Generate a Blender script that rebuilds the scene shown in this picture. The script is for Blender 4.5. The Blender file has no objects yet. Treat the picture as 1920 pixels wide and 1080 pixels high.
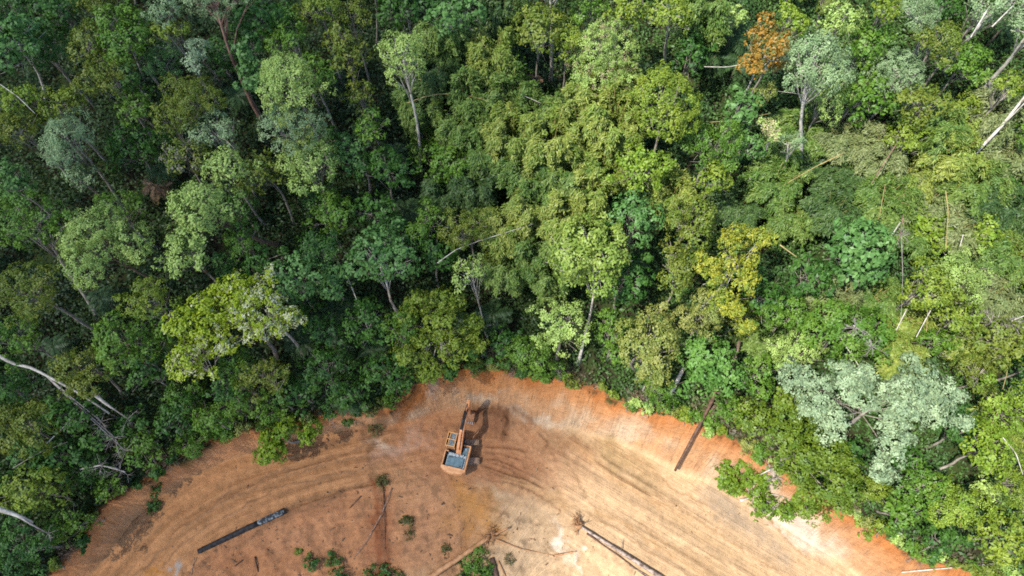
import bpy, bmesh, math, random
import numpy as np
from mathutils import Vector, Matrix

R = math.radians
rng = np.random.default_rng(11)
random.seed(11)
scene = bpy.context.scene
COL = scene.collection

# ------------------------------------------------------------------ camera, sky, sun, exposure
F = 1280.0                       # focal length in pixels of the 1920 px wide photograph
TILT = R(25)
CAM = np.array([0.0, 0.0, 78.0])
cam_d = bpy.data.cameras.new('camera')
cam_d.sensor_width = 36.0
cam_d.lens = 36.0 * F / 1920.0
cam_d.clip_end = 3000
cam = bpy.data.objects.new('camera', cam_d)
cam.location = CAM
cam.rotation_euler = (TILT, 0, 0)
COL.objects.link(cam)
scene.camera = cam

SUN_TO = np.array([-0.46, -0.25, 0.85]); SUN_TO /= np.linalg.norm(SUN_TO)
SUN_EL = math.asin(SUN_TO[2]); SUN_AZ = math.atan2(SUN_TO[0], SUN_TO[1])
world = bpy.data.worlds.new('World'); scene.world = world
world.use_nodes = True
wn = world.node_tree.nodes; wl = world.node_tree.links
sky = wn.new('ShaderNodeTexSky'); sky.sky_type = 'NISHITA'; sky.sun_disc = False
sky.sun_elevation = SUN_EL; sky.sun_rotation = SUN_AZ
wl.new(sky.outputs[0], wn['Background'].inputs[0])
wn['Background'].inputs[1].default_value = 0.15
sd = bpy.data.lights.new('sun', 'SUN'); sd.energy = 4.3; sd.angle = R(0.55); sd.color = (1.0, 0.95, 0.86)
sun = bpy.data.objects.new('sun', sd); COL.objects.link(sun)
sun.rotation_euler = Vector(-SUN_TO).to_track_quat('-Z', 'Y').to_euler()
sun.location = (0, 0, 300)
scene.view_settings.view_transform = 'Standard'
scene.view_settings.look = 'None'
scene.view_settings.gamma = 1.0
scene.view_settings.exposure = 1.1
scene.cycles.max_bounces = 5
scene.cycles.diffuse_bounces = 3
scene.cycles.transmission_bounces = 3
scene.cycles.glossy_bounces = 2
scene.cycles.transparent_max_bounces = 8
scene.cycles.use_denoising = False
scene.cycles.filter_width = 1.75

# ------------------------------------------------------------------ small helpers
def rays(u, v):
    u = np.asarray(u, float); v = np.asarray(v, float)
    cx = (u - 960) / F; cy = -(v - 540) / F
    c, s = math.cos(TILT), math.sin(TILT)
    return np.stack([cx, cy * c + s, cy * s - c], -1)

def on_plane(u, v, z):
    d = rays(u, v); t = (np.asarray(z) - CAM[2]) / d[..., 2]
    return CAM + d * t[..., None]

def to_px(X, Y, Z):
    c, s = math.cos(TILT), math.sin(TILT)
    x = X - CAM[0]; y = Y - CAM[1]; z = Z - CAM[2]
    yc = y * c + z * s; zc = -y * s + z * c
    d = np.maximum(-zc, 1e-3)
    return 960 + F * x / d, 540 - F * yc / d, d

def hash2(ix, iy, seed):
    h = (ix.astype(np.int64) * 374761393 + iy.astype(np.int64) * 668265263 + seed * 974634777) & 0x7fffffff
    h = ((h ^ (h >> 13)) * 1274126177) & 0x7fffffff
    return ((h ^ (h >> 16)) & 0xffff) / 65535.0

def vnoise(x, y, seed=0):
    x = np.asarray(x, float); y = np.asarray(y, float)
    ix = np.floor(x); iy = np.floor(y); fx = x - ix; fy = y - iy
    fx = fx * fx * (3 - 2 * fx); fy = fy * fy * (3 - 2 * fy)
    a = hash2(ix, iy, seed); b = hash2(ix + 1, iy, seed); c = hash2(ix, iy + 1, seed); d = hash2(ix + 1, iy + 1, seed)
    return a * (1 - fx) * (1 - fy) + b * fx * (1 - fy) + c * (1 - fx) * fy + d * fx * fy

def fbm(x, y, seed=0, oct=4):
    s = 0; a = 0.5; t = 0
    for k in range(oct):
        s = s + a * vnoise(x * 2 ** k, y * 2 ** k, seed + 17 * k); t += a; a *= 0.55
    return s / t

def sstep(a, b, x):
    t = np.clip((x - a) / (b - a), 0, 1); return t * t * (3 - 2 * t)

def poly_dist(X, Y, P, want_s=False):
    best = np.full(X.shape, 1e9); sv = np.zeros(X.shape); acc = 0.0; hv = np.zeros(X.shape)
    for i in range(len(P) - 1):
        ax, ay = P[i][0], P[i][1]; bx, by = P[i + 1][0], P[i + 1][1]
        L = math.hypot(bx - ax, by - ay)
        t = np.clip(((X - ax) * (bx - ax) + (Y - ay) * (by - ay)) / (L * L), 0, 1)
        d = np.hypot(X - ax - t * (bx - ax), Y - ay - t * (by - ay))
        m = d < best
        best = np.where(m, d, best); sv = np.where(m, acc + t * L, sv)
        if len(P[i]) > 2: hv = np.where(m, P[i][2] * (1 - t) + P[i + 1][2] * t, hv)
        acc += L
    return best, sv, hv

def tag(o, label=None, cat=None, group=None, kind=None):
    if label: o['label'] = label
    if cat: o['category'] = cat
    if group: o['group'] = group
    if kind: o['kind'] = kind
    return o

def empty(name, loc, rotz=0.0):
    o = bpy.data.objects.new(name, None); COL.objects.link(o)
    o.location = tuple(loc); o.rotation_euler = (0, 0, rotz); o.empty_display_size = 0.5
    return o

def quad_mesh(name, V, Q, mat, parent=None, tint=None, smooth=False):
    V = np.ascontiguousarray(V, dtype=np.float32); Q = np.ascontiguousarray(Q, dtype=np.int32)
    me = bpy.data.meshes.new(name)
    me.vertices.add(len(V)); me.vertices.foreach_set('co', V.ravel())
    me.loops.add(Q.size); me.loops.foreach_set('vertex_index', Q.ravel())
    me.polygons.add(len(Q)); me.polygons.foreach_set('loop_start', np.arange(0, Q.size, 4, dtype=np.int32))
    if smooth: me.polygons.foreach_set('use_smooth', np.ones(len(Q), dtype=bool))
    me.update(calc_edges=True)
    if tint is not None:
        a = me.attributes.new('tint', 'FLOAT_COLOR', 'FACE')
        T = np.ones((len(Q), 4), dtype=np.float32); T[:, :3] = tint
        a.data.foreach_set('color', T.ravel())
    me.materials.append(mat)
    o = bpy.data.objects.new(name, me); COL.objects.link(o)
    if parent is not None: o.parent = parent
    return o

def tube(P, rad, sides=6, closed=True, wob=0.0, seed=0):
    """a tapered tube through points P; returns verts, quads"""
    P = np.asarray(P, float); rad = np.asarray(rad, float)
    if closed:
        d0 = P[0] - P[1]; d1 = P[-1] - P[-2]
        P = np.concatenate([[P[0]], P, [P[-1]]]); rad = np.concatenate([[1e-4], rad, [1e-4]])
    n = len(P)
    T = np.gradient(P, axis=0)
    if closed: T[0] = T[1] = P[2] - P[1]; T[-1] = T[-2] = P[-2] - P[-3]
    T /= np.linalg.norm(T, axis=1)[:, None] + 1e-9
    ref = np.array([0, 0, 1.0]) if abs(T[n // 2][2]) < 0.8 else np.array([1.0, 0, 0])
    A = np.cross(T, ref); A /= np.linalg.norm(A, axis=1)[:, None] + 1e-9
    B = np.cross(T, A)
    th = np.arange(sides) * 2 * math.pi / sides
    rr = rad[:, None] * np.ones(sides)[None]
    if wob:
        g = np.random.default_rng(seed); rr = rr * (1 + wob * g.standard_normal(rr.shape))
    V = P[:, None] + rr[..., None] * (np.cos(th)[None, :, None] * A[:, None] + np.sin(th)[None, :, None] * B[:, None])
    i = np.arange(n - 1)[:, None]; j = np.arange(sides)[None]; j2 = (j + 1) % sides
    Q = np.stack([i * sides + j, i * sides + j2, (i + 1) * sides + j2, (i + 1) * sides + j], -1).reshape(-1, 4)
    return V.reshape(-1, 3), Q

class Soup:
    def __init__(s): s.V = []; s.Q = []; s.T = []; s.n = 0
    def add(s, V, Q, tint=None):
        s.V.append(V); s.Q.append(Q + s.n); s.n += len(V)
        if tint is not None: s.T.append(np.broadcast_to(np.asarray(tint, float), (len(Q), 3)))
    def build(s, name, mat, parent=None, smooth=False, origin=None):
        V = np.concatenate(s.V)
        if origin is not None: V = V - np.asarray(origin)
        return quad_mesh(name, V, np.concatenate(s.Q), mat, parent, np.concatenate(s.T) if s.T else None, smooth)

def unit(a): return a / (np.linalg.norm(a, axis=-1, keepdims=True) + 1e-9)

def leaves(pos, nrm, axis, ln, wd):
    """kite shaped leaves; axis is the direction of the midrib"""
    a = unit(axis - nrm * (axis * nrm).sum(-1, keepdims=True)); b = np.cross(nrm, a)
    l = np.asarray(ln)[:, None]; w = np.asarray(wd)[:, None]
    V = np.stack([pos - a * l * .5, pos + b * w * .5 + a * l * .05 + nrm * w * .12, pos + a * l * .5, pos - b * w * .5 + a * l * .05 + nrm * w * .12], 1)
    n = len(pos)
    return V.reshape(-1, 3), np.arange(4 * n).reshape(n, 4)

# ------------------------------------------------------------------ materials
def new_mat(name):
    m = bpy.data.materials.new(name); m.use_nodes = True
    nt = m.node_tree
    for n in list(nt.nodes): nt.nodes.remove(n)
    return m, nt.nodes, nt.links

def leaf_mat():
    m, N, L = new_mat('foliage')
    at = N.new('ShaderNodeAttribute'); at.attribute_name = 'tint'
    no = N.new('ShaderNodeTexNoise'); no.inputs['Scale'].default_value = 3.0; no.inputs['Detail'].default_value = 1
    tc = N.new('ShaderNodeTexCoord'); L.new(tc.outputs['Object'], no.inputs['Vector'])
    hs = N.new('ShaderNodeHueSaturation')
    mr = N.new('ShaderNodeMapRange'); mr.inputs[1].default_value = .3; mr.inputs[2].default_value = .7; mr.inputs[3].default_value = .8; mr.inputs[4].default_value = 1.2
    L.new(no.outputs[0], mr.inputs[0]); L.new(mr.outputs[0], hs.inputs['Value']); L.new(at.outputs['Color'], hs.inputs['Color'])
    di = N.new('ShaderNodeBsdfDiffuse'); tr = N.new('ShaderNodeBsdfTranslucent'); gl = N.new('ShaderNodeBsdfGlossy')
    gl.inputs['Roughness'].default_value = 0.5; gl.inputs['Color'].default_value = (.9, .95, 1, 1)
    L.new(hs.outputs[0], di.inputs['Color']); L.new(hs.outputs[0], tr.inputs['Color'])
    m1 = N.new('ShaderNodeMixShader'); m1.inputs[0].default_value = 0.28
    L.new(di.outputs[0], m1.inputs[1]); L.new(tr.outputs[0], m1.inputs[2])
    m2 = N.new('ShaderNodeMixShader'); m2.inputs[0].default_value = 0.018
    L.new(m1.outputs[0], m2.inputs[1]); L.new(gl.outputs[0], m2.inputs[2])
    o = N.new('ShaderNodeOutputMaterial'); L.new(m2.outputs[0], o.inputs[0])
    return m

def noisy_mat(name, c1, c2, scale=3.0, rough=.85, stretch=(1, 1, 1), bump=.3, detail=5, spec=.2, metal=0.0, lo=.38, hi=.62):
    m, N, L = new_mat(name)
    tc = N.new('ShaderNodeTexCoord'); mp = N.new('ShaderNodeMapping'); mp.inputs['Scale'].default_value = stretch
    no = N.new('ShaderNodeTexNoise'); no.inputs['Scale'].default_value = scale; no.inputs['Detail'].default_value = detail
    no.inputs['Roughness'].default_value = .65
    L.new(tc.outputs['Object'], mp.inputs[0]); L.new(mp.outputs[0], no.inputs['Vector'])
    cr = N.new('ShaderNodeValToRGB'); cr.color_ramp.elements[0].position = lo; cr.color_ramp.elements[1].position = hi
    cr.color_ramp.elements[0].color = (*c1, 1); cr.color_ramp.elements[1].color = (*c2, 1)
    L.new(no.outputs[0], cr.inputs[0])
    p = N.new('ShaderNodeBsdfPrincipled'); p.inputs['Roughness'].default_value = rough; p.inputs['Specular IOR Level'].default_value = spec
    p.inputs['Metallic'].default_value = metal
    L.new(cr.outputs[0], p.inputs['Base Color'])
    if bump:
        b = N.new('ShaderNodeBump'); b.inputs['Strength'].default_value = bump; b.inputs['Distance'].default_value = .05
        L.new(no.outputs[0], b.inputs['Height']); L.new(b.outputs[0], p.inputs['Normal'])
    o = N.new('ShaderNodeOutputMaterial'); L.new(p.outputs[0], o.inputs[0])
    return m

LEAF = leaf_mat()
BARK = {
    'w': noisy_mat('pale_bark', (.26, .235, .195), (.50, .47, .41), 2.2, stretch=(1, 1, .5)),
    'g': noisy_mat('grey_bark', (.15, .13, .105), (.32, .285, .24), 2.5, stretch=(1, 1, .4)),
    'b': noisy_mat('brown_bark', (.075, .055, .04), (.19, .14, .10), 2.5, stretch=(1, 1, .4)),
    'r': noisy_mat('red_bark', (.13, .075, .055), (.28, .165, .125), 2.5, stretch=(1, 1, .3)),
}
CULM = noisy_mat('bamboo_culm', (.20, .155, .06), (.34, .26, .11), 2.0, bump=0)
TWIG = noisy_mat('dry_twig', (.16, .14, .125), (.32, .29, .265), 3.0, bump=0)
DRYB = noisy_mat('dry_brush', (.13, .085, .055), (.30, .215, .15), 3.0, bump=0)
ROOT = noisy_mat('clay_covered_root', (.20, .10, .045), (.36, .20, .10), 4.0)

# ------------------------------------------------------------------ the ground
TOP = [(-330, 1420, 2.5), (-60, 1240, 3), (95, 1080, 3), (160, 1012, 3), (175, 965, 3.2), (210, 935, 3.4), (290, 890, 3.6), (340, 855, 3.8), (400, 825, 4), (480, 800, 4), (560, 790, 4), (640, 772, 4),
       (735, 768, 4.2), (780, 722, 4.8), (830, 700, 5), (880, 690, 5), (940, 695, 5), (1000, 705, 5), (1060, 715, 5.2), (1130, 735, 5.4), (1160, 755, 5.5), (1220, 775, 5.6), (1290, 790, 5.8),
       (1350, 815, 6), (1420, 850, 6), (1480, 890, 6), (1530, 930, 6), (1570, 950, 6), (1630, 990, 5.8), (1700, 1040, 5.5), (1800, 1068, 5), (1960, 1095, 5), (2300, 1200, 4.5)]
TOE = [(-300, 1600), (0, 1290), (160, 1090), (215, 1025), (250, 978), (300, 932), (360, 893), (430, 862), (500, 842), (570, 824), (640, 808), (720, 800), (775, 790), (830, 770), (885, 768), (960, 785),
       (1020, 800), (1090, 812), (1150, 828), (1200, 850), (1265, 884), (1330, 906), (1390, 934), (1440, 968), (1500, 1004), (1560, 1044), (1610, 1084), (1720, 1140), (2000, 1230), (2400, 1340)]
OUT = [(-200, 1480), (150, 1210), (330, 1090), (420, 1012), (540, 957), (640, 922), (720, 905), (800, 915), (900, 950), (980, 985), (1080, 992), (1200, 1062), (1300, 1130), (1500, 1260), (1900, 1500)]
def warp(P, z): return [tuple(on_plane(p[0], p[1], p[2] if len(p) > 2 else z)) for p in P]
TOPW = warp(TOP, 0); TOEW = [(p[0], p[1]) for p in warp(TOE, 0)]; OUTW = [(p[0], p[1]) for p in warp(OUT, 0)]
TX = np.array([p[0] for p in TOPW]); TY = np.array([p[1] for p in TOPW])
EX = np.array([p[0] for p in TOEW]); EY = np.array([p[1] for p in TOEW])
OX = np.array([p[0] for p in OUTW]); OY = np.array([p[1] for p in OUTW])

def terrain(X, Y):
    wob = (fbm(X * .45, Y * .45, 5) - .5) * 1.5 + (fbm(X * 1.6, Y * 1.6, 9) - .5) * .8
    dt, st, hb = poly_dist(X, Y, TOPW); de, se, _ = poly_dist(X, Y, TOEW); do, so, _ = poly_dist(X, Y, OUTW)
    above = (Y + wob * .5 + (fbm(X * 2.6, Y * 2.6, 11) - .5) * .9 + (fbm(X * .2, Y * .2, 12) - .5) * 2.0) > np.interp(X, TX, TY); below = Y < np.interp(X, EX, EY)
    bank = ~above & ~below
    t = np.where(bank, de / (de + dt + 1e-6), np.where(above, 1.0, 0.0))
    Z = hb * (0.8 * t + 0.2 * sstep(0.0, 1.0, t))
    rise = 26 * (1 - np.exp(-dt * .40 / 26)) + (fbm(X * .08, Y * .08, 3) - .5) * 3.0 * sstep(0, 8, dt) + (fbm(X * .4, Y * .4, 4) - .5) * .8 * sstep(0, 2, dt)
    Z = Z + np.where(above, rise, 0)
    # bucket tooth grooves down the bank
    g = np.sin(st * 2 * math.pi / .55 + 4 * fbm(st * .3, t * 1.5, 21)) * .032 + (fbm(st * .4, t * 1.6, 22) - .5) * .9 + (fbm(st * 2.2, t * 5, 23) - .5) * .14
    Z = Z + g * np.where(bank, np.sin(np.clip(t, 0, 1) * math.pi) ** .6, 0)
    # fill slope below the road
    outside = Y < np.interp(X, OX, OY)
    Z = Z + np.where(outside, -14 * (1 - np.exp(-do * .42 / 14)) + (fbm(X * .6, Y * .6, 31) - .5) * .9 * sstep(0, 2.5, do), 0)
    road = ~above & below
    Z = Z + np.where(road, (fbm(X * .25, Y * .25, 33) - .5) * .5 + (fbm(X * 1.3, Y * 1.3, 34) - .5) * .14, 0)
    return Z, dict(dt=dt, st=st, de=de, se=se, do=do, t=t, above=above, bank=bank, outside=outside, road=road)

def axis(parts):
    out = []
    for a, b, s in parts: out.append(np.arange(a, b, s))
    return np.concatenate(out)
XS = np.concatenate([[-900, -600, -400, -280, -200, -150, -120, -100, -90, -80, -74, -69], axis([(-65, 65, .13)]), [65, 69, 74, 80, 90, 100, 120, 150, 200, 280, 400, 600, 900]])
YS = np.concatenate([[-900, -600, -400, -250, -150, -100, -70, -50, -35, -25, -18, -13], axis([(-10, 27, .125), (27, 34, .3), (34, 100, .7)]), [100, 106, 115, 130, 150, 180, 220, 300, 400, 600, 900]])
GX, GY = np.meshgrid(XS, YS)
GZ, M = terrain(GX, GY)
PU, PV, PD = to_px(GX, GY, GZ)

def rut(a_px, width, depth, seed):
    """a wheel or track rut pressed into the soil along a line of pixels"""
    global GZ
    P = [tuple(on_plane(u, v, 0.0)[:2]) for u, v in a_px]
    d, s, _ = poly_dist(GX, GY, P)
    L = s.max()
    k = sstep(0, 1.5, s) * sstep(0, 1.5, L - s)
    GZ = GZ + k * (-depth * np.exp(-(d / width) ** 2) + depth * .6 * np.exp(-((d - 2.0 * width) / (width * .7)) ** 2)) * (.5 + fbm(GX * 1.2, GY * 1.2, seed))
    return np.exp(-(d / (width * 1.6)) ** 2) * k
RUTS = np.zeros(GX.shape)
for i, (a, w, dp) in enumerate([
    ([(895, 835), (960, 838), (1000, 850)], .16, .11), ([(895, 868), (930, 880), (975, 895), (965, 886), (1010, 908), (1030, 918)], .17, .2), ([(893, 845), (940, 850), (990, 865)], .12, .1),
    ([(900, 875), (950, 895), (1005, 910)], .11, .12), ([(895, 858), (935, 862), (985, 882)], .1, .12),
    ([(760, 800), (700, 815), (620, 838), (520, 872), (420, 912), (330, 965), (250, 1040), (190, 1110)], .25, .07), ([(740, 850), (650, 866), (560, 890), (470, 925), (400, 960), (330, 1010), (270, 1070)], .25, .06),
    ([(720, 835), (640, 852), (540, 880), (450, 915), (370, 960), (300, 1015)], .2, .06), ([(700, 880), (610, 900), (520, 930), (430, 975), (370, 1020)], .22, .06),
    ([(720, 900), (640, 918), (560, 946), (480, 985)], .2, .15),
    ([(1050, 800), (1110, 840), (1170, 880), (1260, 935), (1370, 1000), (1480, 1075), (1560, 1130)], .3, .06), ([(1030, 830), (1100, 880), (1190, 935), (1300, 1000), (1400, 1065), (1480, 1120)], .28, .05),
    ([(1115, 843), (1120, 862), (1160, 890), (1230, 930)], .25, .16), ([(1090, 950), (1160, 990), (1260, 1050), (1350, 1110)], .2, .06), ([(1120, 945), (1200, 990), (1290, 1040), (1380, 1100)], .16, .06),
    ([(1200, 960), (1290, 1010), (1370, 1060)], .15, .06), ([(940, 770), (955, 790), (945, 810), (965, 822)], .14, .15), ([(1000, 800), (1030, 830), (1010, 860)], .15, .12)]):
    RUTS = np.maximum(RUTS, rut(a, w, dp, 60 + i))
# the loose heap beside the bucket and rougher dug ground round the machine
def blob(u, v, ru, rv, z=0.0):
    return np.exp(-(((PU - u) / ru) ** 2 + ((PV - v) / rv) ** 2))
GZ = GZ + np.where(M['above'], 0, .9 * blob(940, 784, 26, 20) + .7 * blob(908, 776, 24, 10) - .35 * blob(915, 800, 18, 9)) + np.where(M['road'], .5 * (fbm(GX * 1.5, GY * 1.5, 70) - .5) * blob(880, 830, 170, 80), 0)
# flat standing place under the machine
EXC_AT = on_plane(861, 850, 0.0)
ke = np.exp(-(np.hypot(GX - EXC_AT[0], (GY - EXC_AT[1])) / 2.6) ** 4)
GZ = GZ * (1 - ke)

def zat(x, y):
    x = np.asarray(x, float); y = np.asarray(y, float)
    i = np.clip(np.searchsorted(XS, x) - 1, 0, len(XS) - 2); j = np.clip(np.searchsorted(YS, y) - 1, 0, len(YS) - 2)
    fx = np.clip((x - XS[i]) / (XS[i + 1] - XS[i]), 0, 1); fy = np.clip((y - YS[j]) / (YS[j + 1] - YS[j]), 0, 1)
    return (GZ[j, i] * (1 - fx) + GZ[j, i + 1] * fx) * (1 - fy) + (GZ[j + 1, i] * (1 - fx) + GZ[j + 1, i + 1] * fx) * fy

TT = np.arange(30, 150, .3)
def at(u, v, h=0.0):
    """the point of the pixel ray that is h metres above the ground"""
    d = rays(u, v); P = CAM + d * TT[:, None]
    g = P[:, 2] - zat(P[:, 0], P[:, 1]) - h
    k = np.argmax(g < 0) if (g < 0).any() else len(g) - 1
    k = max(k, 1); f = g[k - 1] / (g[k - 1] - g[k] + 1e-9); t = TT[k - 1] + .3 * f
    return CAM + d * t, t

# soil colours (albedo): natural soil zones, dug earth, white clay, streaks left by tracks
wu = PU + (fbm(GX * .35, GY * .35, 41) - .5) * 90 + (fbm(GX * 1.4, GY * 1.4, 43) - .5) * 34
wv = PV + (fbm(GX * .35, GY * .35, 42) - .5) * 60 + (fbm(GX * 1.4, GY * 1.4, 44) - .5) * 26
def zone(u, v, ru, rv, rot=0, p=2):
    c, s = math.cos(R(rot)), math.sin(R(rot)); a = (wu - u) * c + (wv - v) * s; b = -(wu - u) * s + (wv - v) * c
    return np.exp(-((a / ru) ** 2 + (b / rv) ** 2) ** (p / 2))
def mixc(C, c, k): return C * (1 - k[..., None]) + np.array(c) * k[..., None]
C = np.zeros(GX.shape + (3,)) + np.array([.49, .325, .18])
C = mixc(C, (.425, .212, .093), 1 - sstep(640, 960, wu + (wv - 850) * .1))
C = mixc(C, (.355, .162, .074), np.clip(zone(880, 840, 200, 95, 5, 4) * .9, 0, 1))
C = mixc(C, (.35, .165, .078), np.clip(zone(800, 1000, 120, 100, 0, 4) * .8, 0, 1))
C = mixc(C, (.375, .17, .078), np.where(M['outside'], 1 - sstep(640, 800, wu), 0) * .8)
C = mixc(C, (.36, .17, .06), zone(880, 960, 70, 45, 30, 4) * .8)
# road streaks follow the bend of the toe line
stk = fbm(M['de'] * 1.8, M['se'] * .06, 51, 6)
C = C * (1 + np.where(M['road'] & (PU < 1000), (stk - .5) * .32, 0))[..., None]
ang = R(31); sa = (PU * math.cos(ang) + PV * math.sin(ang)); sb = (-PU * math.sin(ang) + PV * math.cos(ang))
stk2 = fbm(sb * .09, sa * .005, 52, 5)
C = C * (1 + np.where(PU >= 1000, (stk2 - .5) * .3, 0) * sstep(1000, 1100, PU))[..., None]
# bank: orange topsoil rim over paler clay
tb = M['t'] + (fbm(M['st'] * .5, M['t'] * 2, 53) - .5) * .5
bankc = np.zeros_like(C) + np.array([.44, .24, .118])
bankc = mixc(bankc, (.46, .33, .21), sstep(.40, .65, fbm(M['st'] * .35, M['t'] * 1.5, 54)) * .8)
bankc = mixc(bankc, (.41, .185, .072), sstep(.38, .72, tb) * (1 - .15 * sstep(1000, 1250, PU)))
bankc = mixc(bankc, (.36, .125, .032), sstep(.72, .95, tb) * .9 * (1 - .25 * sstep(1000, 1250, PU)))
bankc = bankc * (1 + (fbm(M['st'] * 2.2, M['t'] * 1.6, 55, 3) - .5) * .3)[..., None]
leftb = 1 - sstep(560, 820, PU)
bankc = mixc(bankc, (.58, .265, .112), leftb * .75)
kb = np.where(M['bank'], sstep(0, .22, M['t']), 0)
C = C * (1 - kb[..., None]) + bankc * kb[..., None]
CLR = ~M['above']
for (u, v, ru, rv, rot, c, k) in [
    (1060, 1010, 12, 40, -20, (.66, .56, .43), .9), (1092, 1045, 9, 22, 0, (.66, .57, .45), .8), (1500, 985, 90, 28, 35, (.55, .46, .37), .8), (1440, 960, 40, 20, 40, (.52, .47, .41), .7),
    (722, 830, 30, 14, 10, (.47, .36, .25), .8), (760, 840, 60, 14, -25, (.40, .25, .17), .7), (325, 1072, 14, 10, -30, (.36, .33, .29), .9), (1440, 905, 18, 26, 0, (.50, .42, .33), .9),
    (930, 930, 24, 16, 0, (.44, .31, .18), .6), (1000, 780, 60, 10, 10, (.52, .41, .29), .7), (1190, 800, 40, 20, 20, (.52, .40, .27), .5), (900, 745, 40, 10, 0, (.43, .33, .23), .6), (810, 735, 14, 26, 0, (.40, .29, .21), .7),
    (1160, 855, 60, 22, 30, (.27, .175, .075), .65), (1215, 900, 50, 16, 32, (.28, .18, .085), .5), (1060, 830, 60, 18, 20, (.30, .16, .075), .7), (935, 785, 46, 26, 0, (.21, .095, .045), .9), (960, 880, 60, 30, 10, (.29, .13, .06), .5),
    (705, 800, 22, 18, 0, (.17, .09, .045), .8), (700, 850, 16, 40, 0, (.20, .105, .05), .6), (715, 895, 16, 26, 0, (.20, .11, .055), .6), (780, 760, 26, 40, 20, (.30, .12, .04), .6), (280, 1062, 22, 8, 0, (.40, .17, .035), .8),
    (1365, 955, 50, 18, 50, (.26, .19, .13), .6), (1290, 1040, 120, 10, 32, (.34, .21, .10), .5), (1350, 1060, 120, 10, 32, (.34, .22, .11), .5), (870, 1000, 40, 25, 40, (.36, .17, .055), .7), (720, 1000, 26, 70, 0, (.30, .115, .05), .6),
    (560, 1010, 80, 40, 0, (.36, .18, .09), .5), (470, 1050, 80, 30, 0, (.31, .13, .055), .5), (1160, 1010, 50, 30, 0, (.48, .33, .19), .6), (980, 1050, 60, 40, 0, (.48, .33, .19), .6)]:
    C = mixc(C, c, np.where(CLR, np.clip(zone(u, v, ru, rv, rot, 3) * k, 0, 1), 0))
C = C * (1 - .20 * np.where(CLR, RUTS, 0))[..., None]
C = C * (1 + np.where(CLR, (fbm(GX * 2.2, GY * 2.2, 57, 3) - .5) * .34 + (hash2(np.arange(GX.size).reshape(GX.shape), GX * 0, 3) - .5) * .08, 0))[..., None]
# crumbs and organic dirt, mostly on the fill slope and along the outer edge
dirt = sstep(.62, .72, fbm(GX * 1.1, GY * 1.1, 58, 4)) * np.where(M['outside'], .38, .04) + sstep(.55, .65, fbm(GX * 2.5, GY * 2.5, 59, 3)) * np.exp(-(M['do'] / .7) ** 2) * .5
C = mixc(C, (.12, .07, .04), np.where(CLR & ~M['bank'] & (PU < 1000), dirt, np.where(M['bank'], 0, dirt * .5)))
def band(pts, wpx, c, k, seed):
    global C
    P = [(p[0], p[1]) for p in pts]; d, s_, _ = poly_dist(wu * .35 + PU * .65, wv * .35 + PV * .65, P)
    C = mixc(C, c, np.where(CLR, np.exp(-(d / wpx) ** 2) * k * (.4 + 1.2 * fbm(GX * 1.3, GY * 1.3, seed)), 0).clip(0, 1))
band([(700, 905), (706, 960), (712, 1020), (716, 1090)], 7, (.22, .075, .03), .8, 301)
band([(716, 905), (722, 960), (726, 1020), (728, 1090)], 4, (.24, .085, .035), .7, 302)
band([(640, 925), (560, 955), (500, 985), (430, 1030)], 4, (.16, .085, .045), .5, 303)
band([(150, 1085), (215, 1020), (270, 965), (340, 915), (430, 868)], 5, (.26, .14, .075), .3, 304)
band([(690, 800), (640, 822), (560, 842), (500, 858)], 4, (.19, .09, .045), .6, 305)
band([(855, 905), (880, 940), (915, 975), (935, 1005)], 16, (.43, .205, .065), .8, 306)
band([(950, 905), (1000, 915), (1060, 945)], 12, (.46, .27, .12), .5, 307)
band([(1120, 960), (1180, 990), (1250, 1035), (1330, 1085)], 5, (.36, .215, .10), .7, 308)
band([(1085, 835), (1130, 880), (1200, 925), (1290, 975)], 6, (.38, .22, .10), .5, 309)
band([(1250, 965), (1340, 1015), (1440, 1085)], 9, (.40, .26, .13), .5, 310)
band([(1330, 925), (1375, 960), (1430, 1000), (1470, 1050)], 16, (.33, .25, .17), .6, 311)
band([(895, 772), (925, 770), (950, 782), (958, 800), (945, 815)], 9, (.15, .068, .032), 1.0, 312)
band([(970, 770), (1000, 790)], 6, (.20, .095, .045), .7, 313)
band([(775, 730), (790, 745), (770, 775), (750, 790)], 9, (.34, .12, .03), .7, 314)
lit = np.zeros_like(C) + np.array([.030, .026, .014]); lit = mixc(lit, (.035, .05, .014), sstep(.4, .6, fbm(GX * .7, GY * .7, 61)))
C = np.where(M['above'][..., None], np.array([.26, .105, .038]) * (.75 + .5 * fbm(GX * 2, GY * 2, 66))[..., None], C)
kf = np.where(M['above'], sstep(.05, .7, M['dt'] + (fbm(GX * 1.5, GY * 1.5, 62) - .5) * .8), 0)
C = C * (1 - kf[..., None]) + lit * kf[..., None]
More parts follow.
